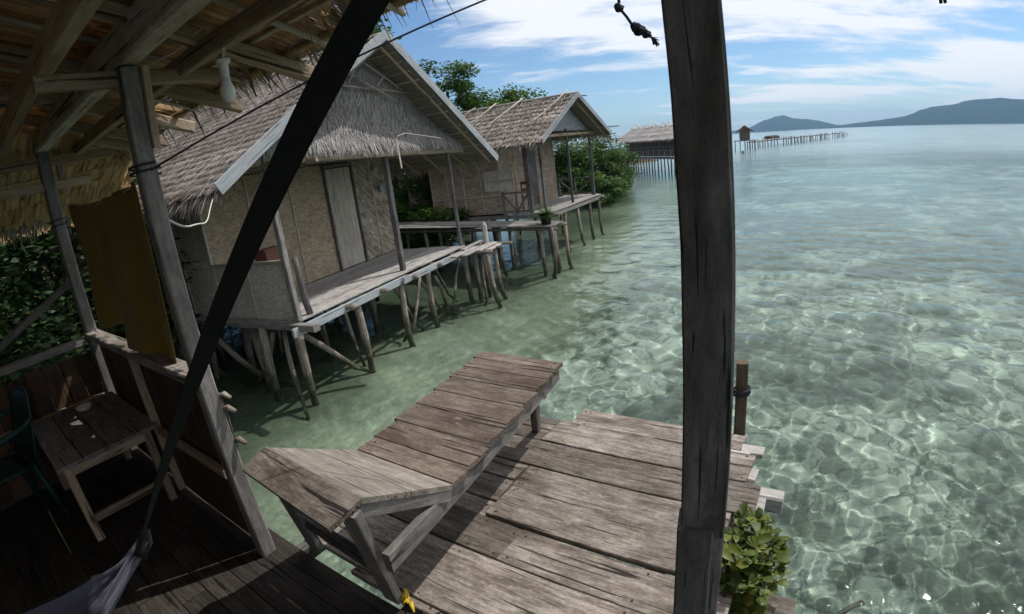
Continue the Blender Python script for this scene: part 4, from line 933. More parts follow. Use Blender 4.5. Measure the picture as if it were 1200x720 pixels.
random.seed(21)
u1 = Vector((.433, .901, 0)); n1 = Vector((.901, -.433, 0)); F = Frame((C1.x, C1.y, 0), u1, n1)
h1 = thing('stilt_hut', F(2.4, -2, -1.2), 'nearest thatched hut on crooked stilts with woven bamboo walls, plank porch and leafy gable', 'hut', 'thatched huts on stilts')
zf = -.09
def strip_roof(fr, root, aL, zL, aA, zA, aR, zR, b0, b1, matn, rowh=.085, dens=34, Ls=.34, ws=.022, th=.09, jit=.16):
    """two thatched slopes either side of a ridge running along n; L is the near slope"""
    for (ae, ze, nm) in ((aL, zL, 'roof_slope'), (aR, zR, 'roof_slope')):
        P00 = fr(aA, b0, zA); P10 = fr(aA, b1, zA); P01 = fr(ae, b0, ze); P11 = fr(ae, b1, ze)
        nn = (P10 - P00).cross(P01 - P00).normalized(); nn = nn if nn.z > 0 else -nn
        def f_(mb):
            mb.slab([P00, P10, P11, P01], th * .5, nn, rn=.25)
            ext = (P01 - P00).normalized() * .0
            thatch_plane(mb, P00, P10, P01 + ext, P11 + ext, rowh, dens, Ls, ws, nn, jit=jit, curl=.12)
            # ragged eave and back edge
            dwn = (P01 - P00).normalized()
            for k in range(int((P11 - P01).length * 120)):
                p = P01.lerp(P11, random.random()) - dwn * random.uniform(0, .12) - nn * random.uniform(0, .06)
                mb.strip(p, (dwn + Vector((0, 0, random.uniform(-.5, 0))) + (P11 - P01).normalized() * random.gauss(0, .2)).normalized(), nn, random.uniform(.12, .34), random.uniform(.008, .022), droop=random.uniform(0, .3), rn=min(1, max(0, random.gauss(.5, .2))))
            sd = (P10 - P00).normalized()
            for k in range(int((P01 - P00).length * 60)):
                p = P10.lerp(P11, random.random()) - nn * random.uniform(0, .06)
                mb.strip(p, (dwn + sd * random.uniform(.2, 1.2)).normalized(), nn, random.uniform(.12, .3), random.uniform(.01, .025), rn=random.random())
        one(f_, nm, matn, root)
    # ridge cap of bundled leaves
    def f_(mb):
        A_ = fr(aA, b0, zA + .05); B_ = fr(aA, b1, zA + .05); sd = (B_ - A_).normalized(); us = fr.u
        for k in range(int((B_ - A_).length * 90)):
            p = A_.lerp(B_, random.random()); sgn = random.choice((-1, 1)); d = (us * sgn + Vector((0, 0, -.5)) + sd * random.gauss(0, .4)).normalized()
            mb.strip(p + Vector((0, 0, random.uniform(-.02, .04))), d, ZU, random.uniform(.2, .4), random.uniform(.015, .03), droop=.1, rn=random.uniform(.3, .9))
        mb.pole(A_ + Vector((0, 0, .04)), B_ + Vector((0, 0, .05)), .03, .03, 7, 8, .004)
    one(f_, 'ridge_cap', matn, root)

AL, ZL, AA, ZA, AR, ZR = -1.13, 1.89, 2.53, 3.98, 6.2, 1.71
strip_roof(F, h1, AL, ZL, AA, ZA, AR, ZR, .48, -4.7, THATCH, rowh=.045, dens=82, Ls=.125, ws=.0145, jit=.30)
# rafters and battens visible beneath the far slope
def f_(mb):
    for k in range(8):
        b = .35 - k * .7; mb.beam(F(AA, b, ZA - .10), F(AR - .05, b, ZR - .06), .05, .05, seg=3, jit=.004)
        mb.beam(F(AA, b, ZA - .10), F(AL + .05, b, ZL - .06), .05, .05, seg=3, jit=.004)
one(f_, 'rafter', W_BROWN, h1)
def f_(mb):
    for k in range(1, 16):
        t_ = k / 16; 
        for (ae, ze) in ((AR, ZR), (AL, ZL)): mb.beam(F(AA + (ae - AA) * t_, .45, ZA + (ze - ZA) * t_ - .065), F(AA + (ae - AA) * t_, -4.6, ZA + (ze - ZA) * t_ - .065), .03, .018, seg=2)
one(f_, 'roof_batten', W_STICK, h1)
# barge boards
for (ae, ze) in ((AL, ZL), (AR, ZR)):
    sg = -1 if ae == AL else 1
    one(lambda mb: mb.beam(F(AA - sg * .06, .52, ZA + .10), F(ae + sg * .05, .52, ze + .0), .16, .022, up=n1, seg=8, jit=.002), 'barge_board', W_BLUE, h1)
# plaited gable, thick leaves flaring out at the bottom
def f_(mb):
    gb = -.12
    P = [F(AL + .9, gb, 2.1), F(AR - .8, gb, 1.95), F(AA + .12, gb, ZA - .12), F(AA - .12, gb, ZA - .12)]
    mb.slab(P, .03, n1, rn=.15)
    for r in range(40):
        z = 3.80 - r * .039; t_ = (ZA - z) / (ZA - 1.8); al = AA + (AL + .1 - AA) * t_; ar = AA + (AR - .1 - AA) * t_
        if al < -.35: al = -.35
        if ar > 5.9: ar = 5.9
        fl = max(0, (2.75 - z) / .8); bo = gb + .02 + .42 * fl ** 1.4
        for k in range(int((ar - al) * 62)):
            a = random.uniform(al, ar); zz = z + .04 * math.sin(a * 2.1) * fl - .05 * (a - 2.6) * fl
            lean = random.gauss(-.30 if z > 2.5 else -.12, .33)
            d = (Vector((0, 0, -1)) + u1 * lean + n1 * (.10 + .55 * fl) ).normalized()
            if zz + d.z * .3 > 1.0: mb.strip(F(a, bo + random.uniform(0, .03), zz), d, n1, random.uniform(.14, .30) * (1 if fl < .8 else .7), random.uniform(.007, .017), droop=random.uniform(-.02, .1), rn=min(1, max(0, random.gauss(.5 + .1 * fl, .2))))
one(f_, 'gable_thatch', THATCH_G, h1)
def f_(mb):
    for (a0, z0, a1, z1) in ((1.45, 3.26, 3.72, 3.26), (1.62, 3.30, 2.35, 3.86), (3.5, 3.24, 2.3, 3.84), (1.6, 3.84, 2.45, 3.27), (2.0, 3.30, 2.25, 3.62), (2.75, 3.28, 3.05, 3.52), (3.3, 3.02, 1.9, 3.78)):
        if z1 > 3.9: continue
        mb.pole(F(a0, .02, z0), F(a1, .03, min(z1, ZA - .1 - abs(a1 - AA) * .58)), .014, .012, 6, 3, .01)
one(f_, 'gable_lattice', W_STICK, h1)
# walls
zt = 2.0
grid_wall(F, h1, 0, -1.8, 2.95, -1.8, zf + .02, zt + .1, WEAVE, n1, 3, (.5,))
one(lambda mb: [mb.beam(F(2.95 + (k + .5) * .19, -1.78, zf + .03), F(2.95 + (k + .5) * .19, -1.78, zt), .183, .025, up=n1, seg=3, jit=.001) for k in range(4)], 'door', W_DOOR, h1)
one(lambda mb: (mb.beam(F(2.92, -1.76, zf), F(2.92, -1.76, zt + .05), .05, .05, up=n1), mb.beam(F(3.76, -1.76, zf), F(3.76, -1.76, zt + .05), .05, .05, up=n1), mb.beam(F(2.9, -1.76, zt + .05), F(3.8, -1.76, zt + .05), .05, .05, up=n1)), 'door_frame', W_POST, h1)
grid_wall(F, h1, 3.8, -1.8, 4.95, -1.8, zf + .02, zt + .1, WEAVED, n1, 2, (.5,))
grid_wall(F, h1, .0, -1.82, .0, -4.3, zf, zt + .1, WEAVEG, -u1, 3, (.45,), W_STICK)
grid_wall(F, h1, 4.95, -1.82, 4.95, -4.3, zf, zt + .1, WEAVE, u1, 3, (.45,))
grid_wall(F, h1, .0, -4.3, 4.95, -4.3, zf, zt + .1, WEAVE, -n1, 4, (.45,))
grid_wall(F, h1, .0, -.04, .0, -1.78, zf, .80, WEAVEG, -u1, 2, (.98,), W_STICK, 'porch_wall')
# posts
for (a, b, w_) in ((0.0, 0.0, .09), (.28, -.05, .0), (2.82, -.12, .10), (4.97, -.05, .06)):
    if w_ == 0: one(lambda mb: mb.pole(F(a, b, zf), F(a - .04, b - .02, .78), .055, .045, 8, 5, .02), 'porch_stump', W_POST, h1)
    else: one(lambda mb: mb.beam(F(a, b, zf), F(a, b, 2.25 if a < 4 else 2.05), w_, w_, up=u1, seg=8, jit=.005), 'porch_post', W_GREY if a < 1 else W_POST, h1)
one(lambda mb: mb.beam(F(-.3, -.05, 2.17), F(5.6, -.05, 2.0), .07, .09, seg=8, jit=.004), 'eave_beam', W_BROWN, h1)
one(lambda mb: mb.beam(F(-.02, .2, 2.12), F(-.02, -4.4, 2.12), .07, .08, seg=6, jit=.004), 'eave_beam', W_BROWN, h1)
for a in (.8, 1.9, 4.2): one(lambda mb: mb.beam(F(a, .2, 2.10), F(a, -1.8, 2.14), .05, .06, seg=3, jit=.004), 'tie_beam', W_BROWN, h1)
# floor
def f_(mb):
    b = .02
    while b > -1.78:
        wd = random.uniform(.12, .2); mb.beam(F(.0, b - wd / 2, zf - .015 + random.uniform(-.004, .004)), F(4.98 + random.uniform(-.04, .05), b - wd / 2, zf - .015), wd - .008, .03, seg=8, jit=.003); b -= wd
one(f_, 'porch_floor', W_PORCH, h1)
one(lambda mb: mb.slab([F(0, -1.8, zf - .01), F(4.95, -1.8, zf - .01), F(4.95, -4.3, zf - .01), F(0, -4.3, zf - .01)], .04, ZU), 'inner_floor', W_POST, h1)
one(lambda mb: mb.beam(F(-.25, .10, zf - .12), F(2.55, .09, zf - .10), .045, .13, seg=6, jit=.003), 'floor_beam', W_BLUE, h1)
one(lambda mb: mb.beam(F(2.4, .16, zf - .10), F(5.0, .15, zf - .10), .045, .12, seg=6, jit=.003), 'floor_beam', W_BLUE, h1)
one(lambda mb: mb.beam(F(-.08, .42, zf - .08), F(-.06, -4.5, zf - .02), .13, .10, seg=9, jit=.006), 'floor_beam', W_GREY, h1)
one(lambda mb: mb.beam(F(4.9, .3, zf - .09), F(4.9, -4.4, zf - .08), .10, .10, seg=6, jit=.005), 'floor_beam', W_POLE, h1)
for a in (.9, 1.8, 2.7, 3.6, 4.4): one(lambda mb: mb.pole(F(a, .25, zf - .10), F(a, -4.3, zf - .10), .05, .045, 8, 6, .01), 'joist', W_POLE, h1)
for (a, b) in ((.0, -.1), (1.25, 0), (2.45, 0.05), (3.45, .0), (4.9, .0), (.1, -1.3), (1.5, -1.2), (2.9, -1.1), (4.2, -1.2), (.0, -2.5), (1.6, -2.5), (3.2, -2.4), (4.7, -2.5), (.0, -3.6), (2.0, -3.7), (4.4, -3.8), (-.05, -4.3), (-.1, -.75), (.5, -2.0), (-.1, -3.1)):
    lx, ly = random.uniform(-.22, .10), random.uniform(-.12, .22)
    if abs(b) < .2: lx, ly = random.uniform(-.12, .02), random.uniform(.02, .14)
    one(lambda mb: mb.pole(F(a + lx, b + ly, -2.35), F(a, b, zf - .10), .045, random.uniform(.055, .075), 9, 7, .025, .08), 'stilt', W_POLE, h1)
for (p, q, r) in ((F(.2, -.5, zf - .2), F(.95, .35, -1.5), .05), (F(-.05, -.6, zf - .2), F(.1, -1.9, -1.7), .045), (F(-.1, -2.2, zf - .2), F(.4, -.9, -1.9), .05), (F(2.4, -.1, -1.7), F(3.3, -.1, zf - .2), .035), (F(3.9, .1, -1.4), F(4.8, 0, zf - .2), .03), (F(-.1, -3.3, zf - .2), F(.2, -2.0, -1.8), .045), (F(4.3, -.2, -1.5), F(3.5, .1, zf - .3), .035), (F(-.12, -4.0, zf - .15), F(.3, -3.0, -1.6), .05)):
    one(lambda mb: mb.pole(p, q, r, r * .85, 8, 6, .03, .08), 'brace', W_POLE, h1)
for k in range(16):
    a = random.uniform(-.15, 2.2) if k < 9 else random.uniform(2.2, 4.8); b = random.uniform(-4, -.4)
    one(lambda mb: mb.pole(F(a + random.uniform(-.7, .7), b + random.uniform(-.7, .9), -2.3), F(a, b, zf - .12), .03, random.uniform(.025, .045), 8, 6, .035, .1), 'stilt', W_POLE, h1)
one(lambda mb: mb.tube([F(2.35, .55, 2.22), F(2.38, .56, 2.32), F(2.6, .57, 2.36), F(3.2, .56, 2.30), F(3.8, .54, 2.24)], .007, 6), 'eave_stick', W_STICK, h1)
one(lambda mb: mb.beam(F(2.35, .55, 2.28), F(2.36, .56, 1.78), .035, .010, up=n1), 'eave_stick', W_STICK, h1)
def f_(mb):
    for k in range(6):
        b = -1.2 - k * .55; mb.pole(F(AA - .35, b, ZA + .0), F(AA + .35, b - .1, ZA + .16), .018, .016, 6, 3, .02); mb.beam(F(AA - .05, b, ZA + .12), F(AA - .45, b - .35, ZA - .05), .07, .012, up=ZU)
one(f_, 'ridge_stick', W_STICK, h1)
one(lambda mb: (mb.beam(F(.18, -.75, .43), F(.55, -.75, .43), .28, 1.0), ), 'wooden_box', RED, None, 'faded reddish upright wooden box behind the low woven porch wall of the near hut', 'box')
one(lambda mb: lathe(mb, F(4.62, -1.70, 1.42), [(.001, .0), (.09, .008), (.10, .02), (.10, .03), (.001, .012)], 18, n1), 'wall_plate', W_BLUE, None, 'small pale round dish fixed on the diamond woven panel right of the hut door', 'plate')

# landing stage joined to the porch
random.seed(31)
ls = thing('landing_stage', F(5.2, .3, -1.2), 'small rough plank landing on thin stilts beyond the far corner of the near hut porch', 'landing')
def f_(mb):
    for (a0, a1, b, z) in ((3.95, 5.15, .32, -.13), (4.1, 5.35, .48, -.14), (4.5, 5.4, .62, -.13), (4.7, 5.3, .76, -.16), (4.6, 5.5, .18, -.11)):
        mb.beam(F(a0, b, z), F(a1, b + random.uniform(-.04, .04), z + random.uniform(-.02, .02)), .12, .03, seg=4, jit=.003)
one(f_, 'plank', W_PORCH, ls)
for (a, b, c2, d2) in ((5.15, .68, 5.25, .78), (5.35, .2, 5.42, .3), (4.7, .7, 4.65, .85), (5.1, .15, 4.9, .3)): one(lambda mb: mb.pole(F(c2, d2, -2.4), F(a, b, -.12), .05, .05, 8, 6, .02), 'stilt', W_POLE, ls)
for k in range(3): one(lambda mb: mb.pole(F(4.5 + .5 * k, .0, -.17), F(4.5 + .5 * k, .95, -.17), .035, .035), 'joist', W_POLE, ls)
one(lambda mb: mb.pole(F(4.5, .6, -1.7), F(5.1, .4, -.2), .03, .03), 'brace', W_POLE, ls)
wp = thing('mooring_post', F(5.25, .42, -.13), 'short pale pointed mooring post standing up at the landing corner by the near hut', 'post')
def f_(mb): p = F(5.3, .42, -.13); mb.tube([p + Vector((0, 0, -.9)), p, p + Vector((0, 0, .40)), p + Vector((0, 0, .45)), p + Vector((0, 0, .50))], [.06, .06, .058, .04, .008], 10)
one(f_, 'post_shaft', W_PALE, wp)

# walkway in front of the second hut
u2 = Vector((.539, .842, 0)); n2 = Vector((.842, -.539, 0)); C2 = Vector((1.30, 14.5, 0)); G = Frame(C2, u2, n2)
wk = thing('plank_walkway', (-2, 14, -1.2), 'long narrow plank walkway on posts leading from the shore to the second hut', 'walkway')
W0 = Vector((1.25, 12.55, 0)); 
def WK(a, b, z): return W0 + MD * a + Vector((.433, .901, 0)) * b + Vector((0, 0, z - .10 + .055 * min(a, 6)))
def f_(mb):
    for k in range(5):
        a = 0
        while a < 8.1:
            e = min(8.3, a + random.uniform(1.6, 3.0)); mb.beam(WK(a, k * .19, .0 + random.uniform(-.012, .012)), WK(e, k * .19, random.uniform(-.012, .012)), .18, .03, seg=4, jit=.004); a = e
one(f_, 'plank', W_GREY, wk)
for k in range(7):
    for b in (0.05, .75): one(lambda mb: mb.pole(WK(.35 + k * 1.15 + random.uniform(-.1, .1), b + random.uniform(-.05, .05), -2.3), WK(.35 + k * 1.15, b, -.02), .045, .05, 8, 5, .02), 'stilt', W_POLE, wk)
one(lambda mb: (mb.pole(WK(-.1, .0, -.06), WK(8.2, .0, -.06), .04, .04, 8, 10, .004), mb.pole(WK(-.1, .78, -.06), WK(8.2, .78, -.06), .04, .04, 8, 10, .004)), 'bearer', W_POLE, wk)
for a, b in ((.0, -.1), (-.05, .8), (.1, .3)): one(lambda mb: mb.pole(WK(a, b, -2.4), WK(a, b, -.02), .05, .05, 8, 5, .03), 'stilt', W_POLE, wk)

# second hut
random.seed(41)
h2 = thing('stilt_hut', G(1.9, -2, -1.2), 'second thatched hut on stilts with bamboo poles laid over its roof', 'hut', 'thatched huts on stilts')
z2 = .02
strip_roof(G, h2, -.69, 2.02, 1.92, 3.30, 4.50, 2.12, .48, -5.3, THATCH2, rowh=.075, dens=38, Ls=.19, ws=.03, jit=.32)
one(lambda mb: [(mb.beam(G(1.92, .35 - k * .8, 3.22), G(4.45, .35 - k * .8, 2.05), .05, .05), mb.beam(G(1.92, .35 - k * .8, 3.22), G(-.64, .35 - k * .8, 1.96), .05, .05)) for k in range(4)], 'rafter', W_BROWN, h2)
for sg, ae, ze in ((-1, -.69, 2.02), (1, 4.50, 2.12)): one(lambda mb: mb.beam(G(1.92 - sg * .04, .52, 3.36), G(ae + sg * .06, .52, ze), .15, .025, up=n2, seg=4, jit=.003), 'barge_board', W_BLUE, h2)
one(lambda mb: mb.add([tuple(G(.05, -.03, 2.30)), tuple(G(3.8, -.03, 2.30)), tuple(G(1.92, -.03, 3.2)), tuple(G(.05, -.07, 2.30)), tuple(G(3.8, -.07, 2.30)), tuple(G(1.92, -.07, 3.2))], [(0, 1, 2), (5, 4, 3), (0, 3, 4, 1), (1, 4, 5, 2), (2, 5, 3, 0)], [(0, 0, 0), (3.7, 0, 0), (1.9, .9, 0)] * 2), 'gable_board', W_BLUE, h2)
one(lambda mb: [mb.pole(G(1.92 - .1 + (-.69 - 1.92) * t0, b, 3.42 + (2.02 - 3.30) * t0), G(1.92 - .1 + (-.69 - 1.92) * t1, b - db, 3.44 + (2.02 - 3.30) * t1), .022, .02, 6, 3, .01) for (t0, t1, b, db) in ((-.08, .72, .15, .3), (-.05, .75, -1.4, .5), (-.05, .45, -2.4, .2), (-.04, .4, -3.2, .5), (-.04, .4, -4.3, .2))], 'roof_pole', W_STICK, h2)
one(lambda mb: [mb.pole(G(1.92, b, 3.36), G(1.92 + .5, b + .4, 3.30), .02, .02, 6, 3) for b in (-.1, .2)], 'roof_pole', W_POST, h2)
one(lambda mb: mb.pole(G(3.4, .45, 2.32), G(5.2, .6, 2.36), .025, .02, 6, 3), 'roof_pole', W_POST, h2)
grid_wall(G, h2, .0, -1.45, .0, -4.0, z2 + .05, 2.25, WEAVEB, -u2, 4, (.25, .5, .75), W_STICK)
grid_wall(G, h2, .0, -1.4, 3.7, -1.4, z2, 2.25, WEAVEB, n2, 4, (.5,))
grid_wall(G, h2, 3.7, -1.4, 3.7, -4.0, z2, 2.3, WEAVEB, u2, 3, (.5,))
grid_wall(G, h2, .0, -5.0, 3.7, -4.0, z2, 2.3, WEAVEB, -n2, 3, (.5,))
grid_wall(G, h2, -.015, -.95, -.015, -1.95, .75, 1.35, WEAVEG, -u2, 2, (.5,), W_STICK)
one(lambda mb: mb.beam(G(1.9, -1.36, z2), G(1.9, -1.36, 1.95), .75, .03, up=n2), 'door', W_POST, h2)
for (a, b, zz_) in ((.02, 0, 2.1), (.05, -.45, 2.1), (1.9, 0, 2.35), (3.75, 0, 2.2)): one(lambda mb: mb.beam(G(a, b, z2 - .05), G(a, b, zz_), .075, .075, up=u2, seg=5, jit=.004), 'porch_post', W_POST, h2)
one(lambda mb: mb.beam(G(-.3, 0, 2.16), G(4.2, 0, 2.20), .07, .08), 'eave_beam', W_BROWN, h2)
one(lambda mb: [mb.beam(G(0, -.06 - k * .165, z2 + .01 * random.random()), G(3.95 + random.uniform(-.05, .15), -.06 - k * .165, z2 + .05), .155, .03, seg=4, jit=.003) for k in range(-1, 8)], 'porch_floor', W_PORCH, h2)
one(lambda mb: mb.slab([G(0, -1.4, z2), G(3.7, -1.4, z2), G(3.7, -4, z2), G(0, -4, z2)], .05, ZU), 'inner_floor', W_POST, h2)
one(lambda mb: (mb.beam(G(-.2, .16, z2 - .09), G(4.2, .16, z2 - .05), .05, .1, seg=5, jit=.004), mb.beam(G(0, .4, z2 - .08), G(0, -4.1, z2 - .06), .07, .1, seg=5, jit=.004), mb.beam(G(3.8, .4, z2 - .06), G(3.8, -4.1, z2 - .06), .06, .09)), 'floor_beam', W_GREY, h2)
for (a, b) in ((.05, .05), (1.0, .1), (1.95, .1), (3.0, .1), (3.8, .12), (.1, -1.4), (1.9, -1.4), (3.7, -1.4), (.0, -2.6), (.0, -3.8), (0, -4.0), (2, -3.2), (3.7, -3.2), (1.0, -2.4)):
    one(lambda mb: mb.pole(G(a + random.uniform(-.05, .12), b + random.uniform(0, .1), -2.4), G(a, b, z2 - .06), .045, .05, 8, 6, .02), 'stilt', W_POLE, h2)
def railing(fr, p, q, z0, h, root, mid=True):
    def f_(mb):
        P, Q = fr(p[0], p[1], z0), fr(q[0], q[1], z0); up = Vector((0, 0, h))
        mb.beam(P + up, Q + up, .05, .05); mb.beam(P + up * .12, Q + up * .12, .04, .04); mb.beam(P, P + up * 1.1, .06, .06, up=fr.u); mb.beam(Q, Q + up * 1.1, .06, .06, up=fr.u)
        M_ = P.lerp(Q, .5); mb.beam(M_, M_ + up, .05, .05, up=fr.u); mb.beam(P + up * .95, M_ + up * .1, .035, .05); mb.beam(Q + up * .95, M_ + up * .1, .035, .05)
    one(f_, 'railing', W_POST, root)
railing(G, (3.82, -.1), (3.82, -1.35), z2 + .04, .62, h2)
railing(G, (.0, -.5), (.0, -1.35), z2 + .02, .62, h2)
# chair on that porch
pc = thing('wooden_chair', G(.55, -.75, z2), 'small reddish wooden chair on the porch of the second hut', 'chair')
def KP(x, y, z): return G(.55 + x, -.75 + y, z2 + .03 + z)
one(lambda mb: mb.beam(KP(-.2, 0, .43), KP(.2, 0, .43), .38, .03), 'seat', RED, pc)
for x, y, zt_ in ((-.18, -.17, .9), (-.18, .17, .9), (.18, -.17, .42), (.18, .17, .42)): one(lambda mb: mb.beam(KP(x, y, 0), KP(x, y, zt_), .035, .035, up=u2), 'leg', RED, pc)
one(lambda mb: (mb.beam(KP(-.18, -.17, .85), KP(-.18, .17, .85), .03, .09), mb.beam(KP(-.18, -.17, .65), KP(-.18, .17, .65), .03, .06)), 'backrest', RED, pc)
# potted fern on the walkway end
pf = thing('potted_fern', WK(.25, .25, .02), 'green fern in a black pot at the end of the walkway before the second hut', 'plant')
one(lambda mb: lathe(mb, WK(.25, .25, .02), [(.001, 0), (.12, 0), (.15, .22), (.17, .24), (.15, .24), (.001, .20)]), 'pot', POT, pf)
def f_(mb):
    for k in range(70):
        a = random.uniform(0, 6.28); el = random.uniform(.3, 1.4); Ln = random.uniform(.35, .72); p = WK(.25, .25, .22); hd = Vector((math.cos(a), math.sin(a), 0))
        for j in range(10):
            t_ = j / 10; q = p + hd * (Ln * math.cos(el) * t_) + Vector((0, 0, Ln * math.sin(el) * t_ - .30 * t_ * t_)); sd = Vector((-hd.y, hd.x, 0))
            for sg in (-1, 1): mb.strip(q, (sd * sg + hd * .4 + Vector((0, 0, -.1))).normalized(), ZU, 0.10 * (1.1 - t_), .03, rn=random.random())
one(f_, 'fronds', LEAF, pf)

# ------------------------------------------------------------------ plant at the deck edge by the near post
random.seed(51)
pt = thing('leafy_plant', L(2.12, .95, -.25), 'bushy plant with broad glossy green leaves at the deck edge beside the near timber post', 'plant')
def f_(mb):
    for k in range(190):
        a = random.uniform(0, 6.28); rr = random.uniform(0, 1) ** .6; zc = random.uniform(-.05, .28)
        R_ = .20 * math.sqrt(max(.05, 1 - ((zc - .08) / .26) ** 2)); c0 = L(2.13 + R_ * rr * math.cos(a) * .72, .98 + R_ * rr * math.sin(a) * 1.2, zc - .13)
        for j in range(random.choice((3, 4, 5))):
            d = Vector((random.gauss(0, 1), random.gauss(0, 1), random.uniform(-.1, .6))).normalized(); nn = (Vector((0, 0, 1)) + Vector((random.gauss(0, .35), random.gauss(0, .35), 0))).normalized()
            sd = d.cross(nn).normalized(); l = random.uniform(.028, .075); w_ = l * random.uniform(.26, .40); rn = min(1, max(0, random.gauss(.5, .22)))
            m1 = c0 + d * l * .45; m2 = c0 + d * l * .8; e = c0 + d * l + nn * -.006
            up_ = nn * .006
            mb.add([tuple(c0), tuple(m1 + sd * w_ * .8 + up_), tuple(m2 + sd * w_ + up_), tuple(e), tuple(m2 - sd * w_ + up_), tuple(m1 - sd * w_ * .8 + up_), tuple(m1), tuple(m2)],
                   [(0, 1, 6), (0, 6, 5), (1, 2, 7, 6), (6, 7, 4, 5), (2, 3, 7), (7, 3, 4)], [(0, 0, 0), (.4, .2, 0), (.8, .2, 0), (1, 0, 0), (.8, -.2, 0), (.4, -.2, 0), (.4, 0, 0), (.8, 0, 0)], rn, smooth=True)
one(f_, 'leaves', LEAFP, pt)
def f_(mb):
    for k in range(14):
        a = random.uniform(0, 6.28); mb.pole(L(2.13, .98, -.22), L(2.13 + .1 * math.cos(a), .98 + .16 * math.sin(a), random.uniform(.05, .2)), .006, .003, 5, 4, .05)
one(f_, 'stems', BARK, pt)
one(lambda mb: mb.beam(L(2.02, .80, -.24), L(2.37, .80, -.24), .5, .03, seg=3, jit=.002), 'plant_ledge', W_DECK, dk)
lg = thing('sunken_branch', (2.2, 2.6, -1.3), 'dark waterlogged branch just under the water right of the leafy plant', 'branch')
one(lambda mb: mb.pole((1.55, 1.95, -1.30), (2.15, 2.15, -1.42), .035, .02, 8, 8, .04), 'branch_limb', BARK, lg)

# ------------------------------------------------------------------ far buildings, pier and buoy
random.seed(61)
Q2 = Vector((*pol(20.8, 44), 0)); Q1 = Vector((*pol(13.9, 60), 0)); ul = (Q1 - Q2); LB = ul.length; ul.normalize(); nl = Vector((-ul.y, ul.x, 0))
if nl.dot(Vector((0, 0, 0)) - Q2) < 0: nl = -nl
K = Frame(Q2, ul, nl)
fb = thing('long_stilt_building', K(LB / 2, -3, WATER), 'long thatched building with dark slatted walls on many stilts behind the near timber post', 'building')
def f_(mb):
    P00, P10, P01, P11 = K(-1, -1.7, 2.75), K(LB + .3, -1.7, 3.15), K(-1, .6, 1.75), K(LB + .3, .6, 1.9)
    nn = (P10 - P00).cross(P01 - P00).normalized(); nn = nn if nn.z > 0 else -nn
    mb.slab([P00, P10, P11, P01], .12, nn, rn=.4); thatch_plane(mb, P00, P10, P01, P11, .22, 12, .55, .09, nn, jit=.3, curl=.15)
    mb.slab([K(-.2, -1.7, 2.7), K(LB + .3, -1.7, 3.1), K(LB + .3, -3.4, 1.7), K(-.2, -3.4, 1.7)], .12, ZU, rn=.4)
    for k in range(200):
        p = P00.lerp(P10, random.random()); mb.strip(p, Vector((random.uniform(-1, 1), random.uniform(-1, 1), random.uniform(-.1, .7))).normalized(), nn, random.uniform(.3, .7), .08, rn=random.uniform(.5, 1))
one(f_, 'roof', THATCH_P, fb)
one(lambda mb: mb.slab([K(0, -.6, .15), K(LB, -.6, .15), K(LB, -.6, 1.9), K(0, -.6, 1.9)], .05, nl), 'wall', W_DARKM, fb)
one(lambda mb: mb.slab([K(0, -.6, .15), K(0, -2.8, .15), K(0, -2.8, 1.9), K(0, -.6, 1.9)], .05, -ul), 'wall', W_DARKM, fb)
def f_(mb):
    for k in range(46): x_ = k * LB / 45; mb.beam(K(x_, -.5, .1), K(x_ + random.uniform(-.08, .08), -.5, 1.95), .05, .05, up=ul)
    for z_ in (.5, 1.0, 1.5): mb.beam(K(0, -.48, z_), K(LB, -.48, z_ + .05), .05, .05)
one(f_, 'wall_slats', W_BROWN, fb)
one(lambda mb: mb.beam(K(-.6, .0, .05), K(LB + .5, .0, .05), 1.6, .08), 'platform', W_BROWN, fb)
def f_(mb):
    mb.beam(K(-.5, .75, .75), K(LB + .4, .75, .75), .05, .05); mb.beam(K(-.5, .75, .42), K(LB + .4, .75, .42), .04, .04)
    for k in range(14): mb.beam(K(k * LB / 13, .75, 0), K(k * LB / 13, .75, .8), .06, .06, up=ul)
one(f_, 'railing', W_BROWN, fb)
for k in range(24):
    for b in (.7,): one(lambda mb: mb.pole(K(k * LB / 23 + random.uniform(-.1, .1), b, -2.6), K(k * LB / 23, b, .02), .06, .06, 6, 3, .02), 'stilt', W_POLE, fb)
x, y = pol(26.95, 92); cxh = Vector((x, y, 0)); rh_u = Vector((math.cos(rad(26)), -math.sin(rad(26)), 0)); rh_n = -Vector((math.sin(rad(26)), math.cos(rad(26)), 0)); RH = Frame(cxh, rh_u, rh_n)
rh = thing('pier_hut', (x, y, WATER), 'small red brown roofed hut at the shore end of the far pier', 'hut')
one(lambda mb: [mb.slab([RH(sg * 1.4, 1.6, 1.95), RH(sg * 1.4, -1.8, 1.95), RH(0, -1.8, 2.95), RH(0, 1.6, 2.95)][::sg], .16, (rh_u * sg * .7 + ZU)) for sg in (1, -1)], 'roof', BROWNR, rh)
one(lambda mb: mb.add([tuple(RH(-1.05, 1.2, 1.95)), tuple(RH(1.05, 1.2, 1.95)), tuple(RH(0, 1.2, 2.75)), tuple(RH(-1.05, 1.1, 1.95)), tuple(RH(1.05, 1.1, 1.95)), tuple(RH(0, 1.1, 2.75))], [(0, 1, 2), (5, 4, 3), (0, 3, 4, 1), (1, 4, 5, 2), (2, 5, 3, 0)]), 'gable', BROWNR, rh)
one(lambda mb: mb.beam(RH(0, -1.4, 1.3), RH(0, 1.0, 1.25), 1.7, 1.45), 'wall', W_DARKM, rh)
one(lambda mb: mb.beam(RH(-1.8, .2, .45), RH(1.8, .2, .45), 3.2, .12), 'platform', W_GREY, rh)
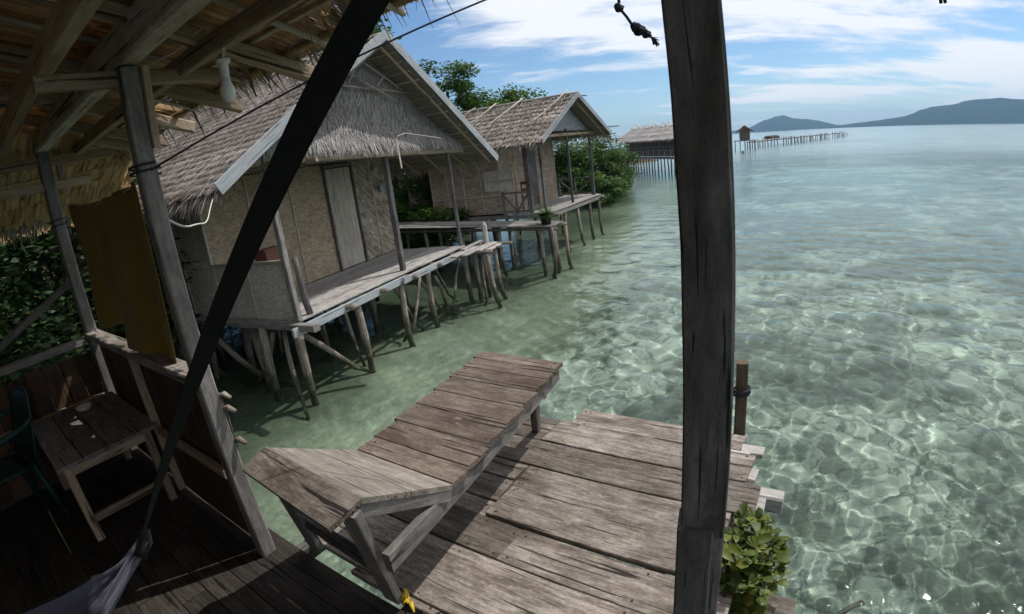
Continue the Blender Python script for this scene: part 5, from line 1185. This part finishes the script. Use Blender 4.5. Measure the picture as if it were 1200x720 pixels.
for a in (-1.6, -.8, 0, .8, 1.6):
    for b in (1.6, -1): one(lambda mb: mb.pole(RH(a, b, -2.9), RH(a, b, .42), .06, .06, 6, 3, .01), 'stilt', W_DARKM, rh)
pr = thing('long_pier', (*pol(32, 140), WATER), 'long broken pier of thin dark pilings running out below the far hills', 'pier')
S0 = Vector((*pol(27.6, 98), 0)); S1 = Vector((*pol(37.0, 190), 0)); pu = (S1 - S0).normalized(); pn_ = Vector((-pu.y, pu.x, 0))
for k in range(34):
    t_ = (k + random.uniform(-.25, .25)) / 33; q = S0.lerp(S1, t_)
    for sd_ in (-.7, .7):
        if random.random() < .22: continue
        top = random.uniform(.35, .8) if t_ < .72 else random.uniform(.0, .9)
        one(lambda mb: mb.pole(q + pn_ * (sd_ + random.uniform(-.2, .2)) + Vector((0, 0, -4)), q + pn_ * sd_ + Vector((0, 0, top - .3)), .09, .08, 6, 3, .02), 'piling', W_DARKM, pr)
for a_, b__ in ((0, .12), (.15, .30), (.33, .47), (.50, .62), (.64, .72), (.78, .84)): one(lambda mb: mb.beam(S0.lerp(S1, a_), S0.lerp(S1, b__), 1.6, .14), 'plank', W_DARKM, pr)
one(lambda mb: mb.beam(S0.lerp(S1, .10) + Vector((0, 0, .5)), S0.lerp(S1, .16) + Vector((0, 0, .45)), 1.4, .5, bow=.2, seg=5), 'dark_awning', W_DARKM, pr)
one(lambda mb: lathe(mb, Vector((*pol(26.7, 82), WATER - .05)), [(.001, -.2), (.16, -.1), (.22, .1), (.16, .3), (.001, .4)], 12), 'buoy', W_DARKM, None, 'tiny dark buoy floating in front of the red brown pier hut', 'buoy')

# ------------------------------------------------------------------ air
m = bpy.data.materials.new('sea haze'); m.use_nodes = True; t = m.node_tree; t.nodes.clear(); o_ = nd(t, 'ShaderNodeOutputMaterial')
pv = nd(t, 'ShaderNodeVolumePrincipled'); pv.inputs['Color'].default_value = (.40, .66, 1.0, 1); pv.inputs['Density'].default_value = .00017; pv.inputs['Anisotropy'].default_value = .1; lk(t, pv.outputs[0], o_.inputs['Volume'])
hb = 6300; mb = MB()
mb.add([(-hb, -hb, 190), (hb, -hb, 190), (hb, hb, 190), (-hb, hb, 190), (-hb, -hb, -10), (hb, -hb, -10), (hb, hb, -10), (-hb, hb, -10)], [(0, 1, 2, 3), (7, 6, 5, 4), (0, 4, 5, 1), (1, 5, 6, 2), (2, 6, 7, 3), (3, 7, 4, 0)])
tag(mb.build('haze', m, origin=(0, 0, 0)), kind='stuff')

for o in list(bpy.data.objects):
    if o.type == 'MESH' and o.name.split('.')[0] in ('stilt', 'brace', 'stake_shaft', 'branch_limb', 'piling', 'post', 'post_shaft', 'lower_length'): o.cycles.is_caustics_receiver = True
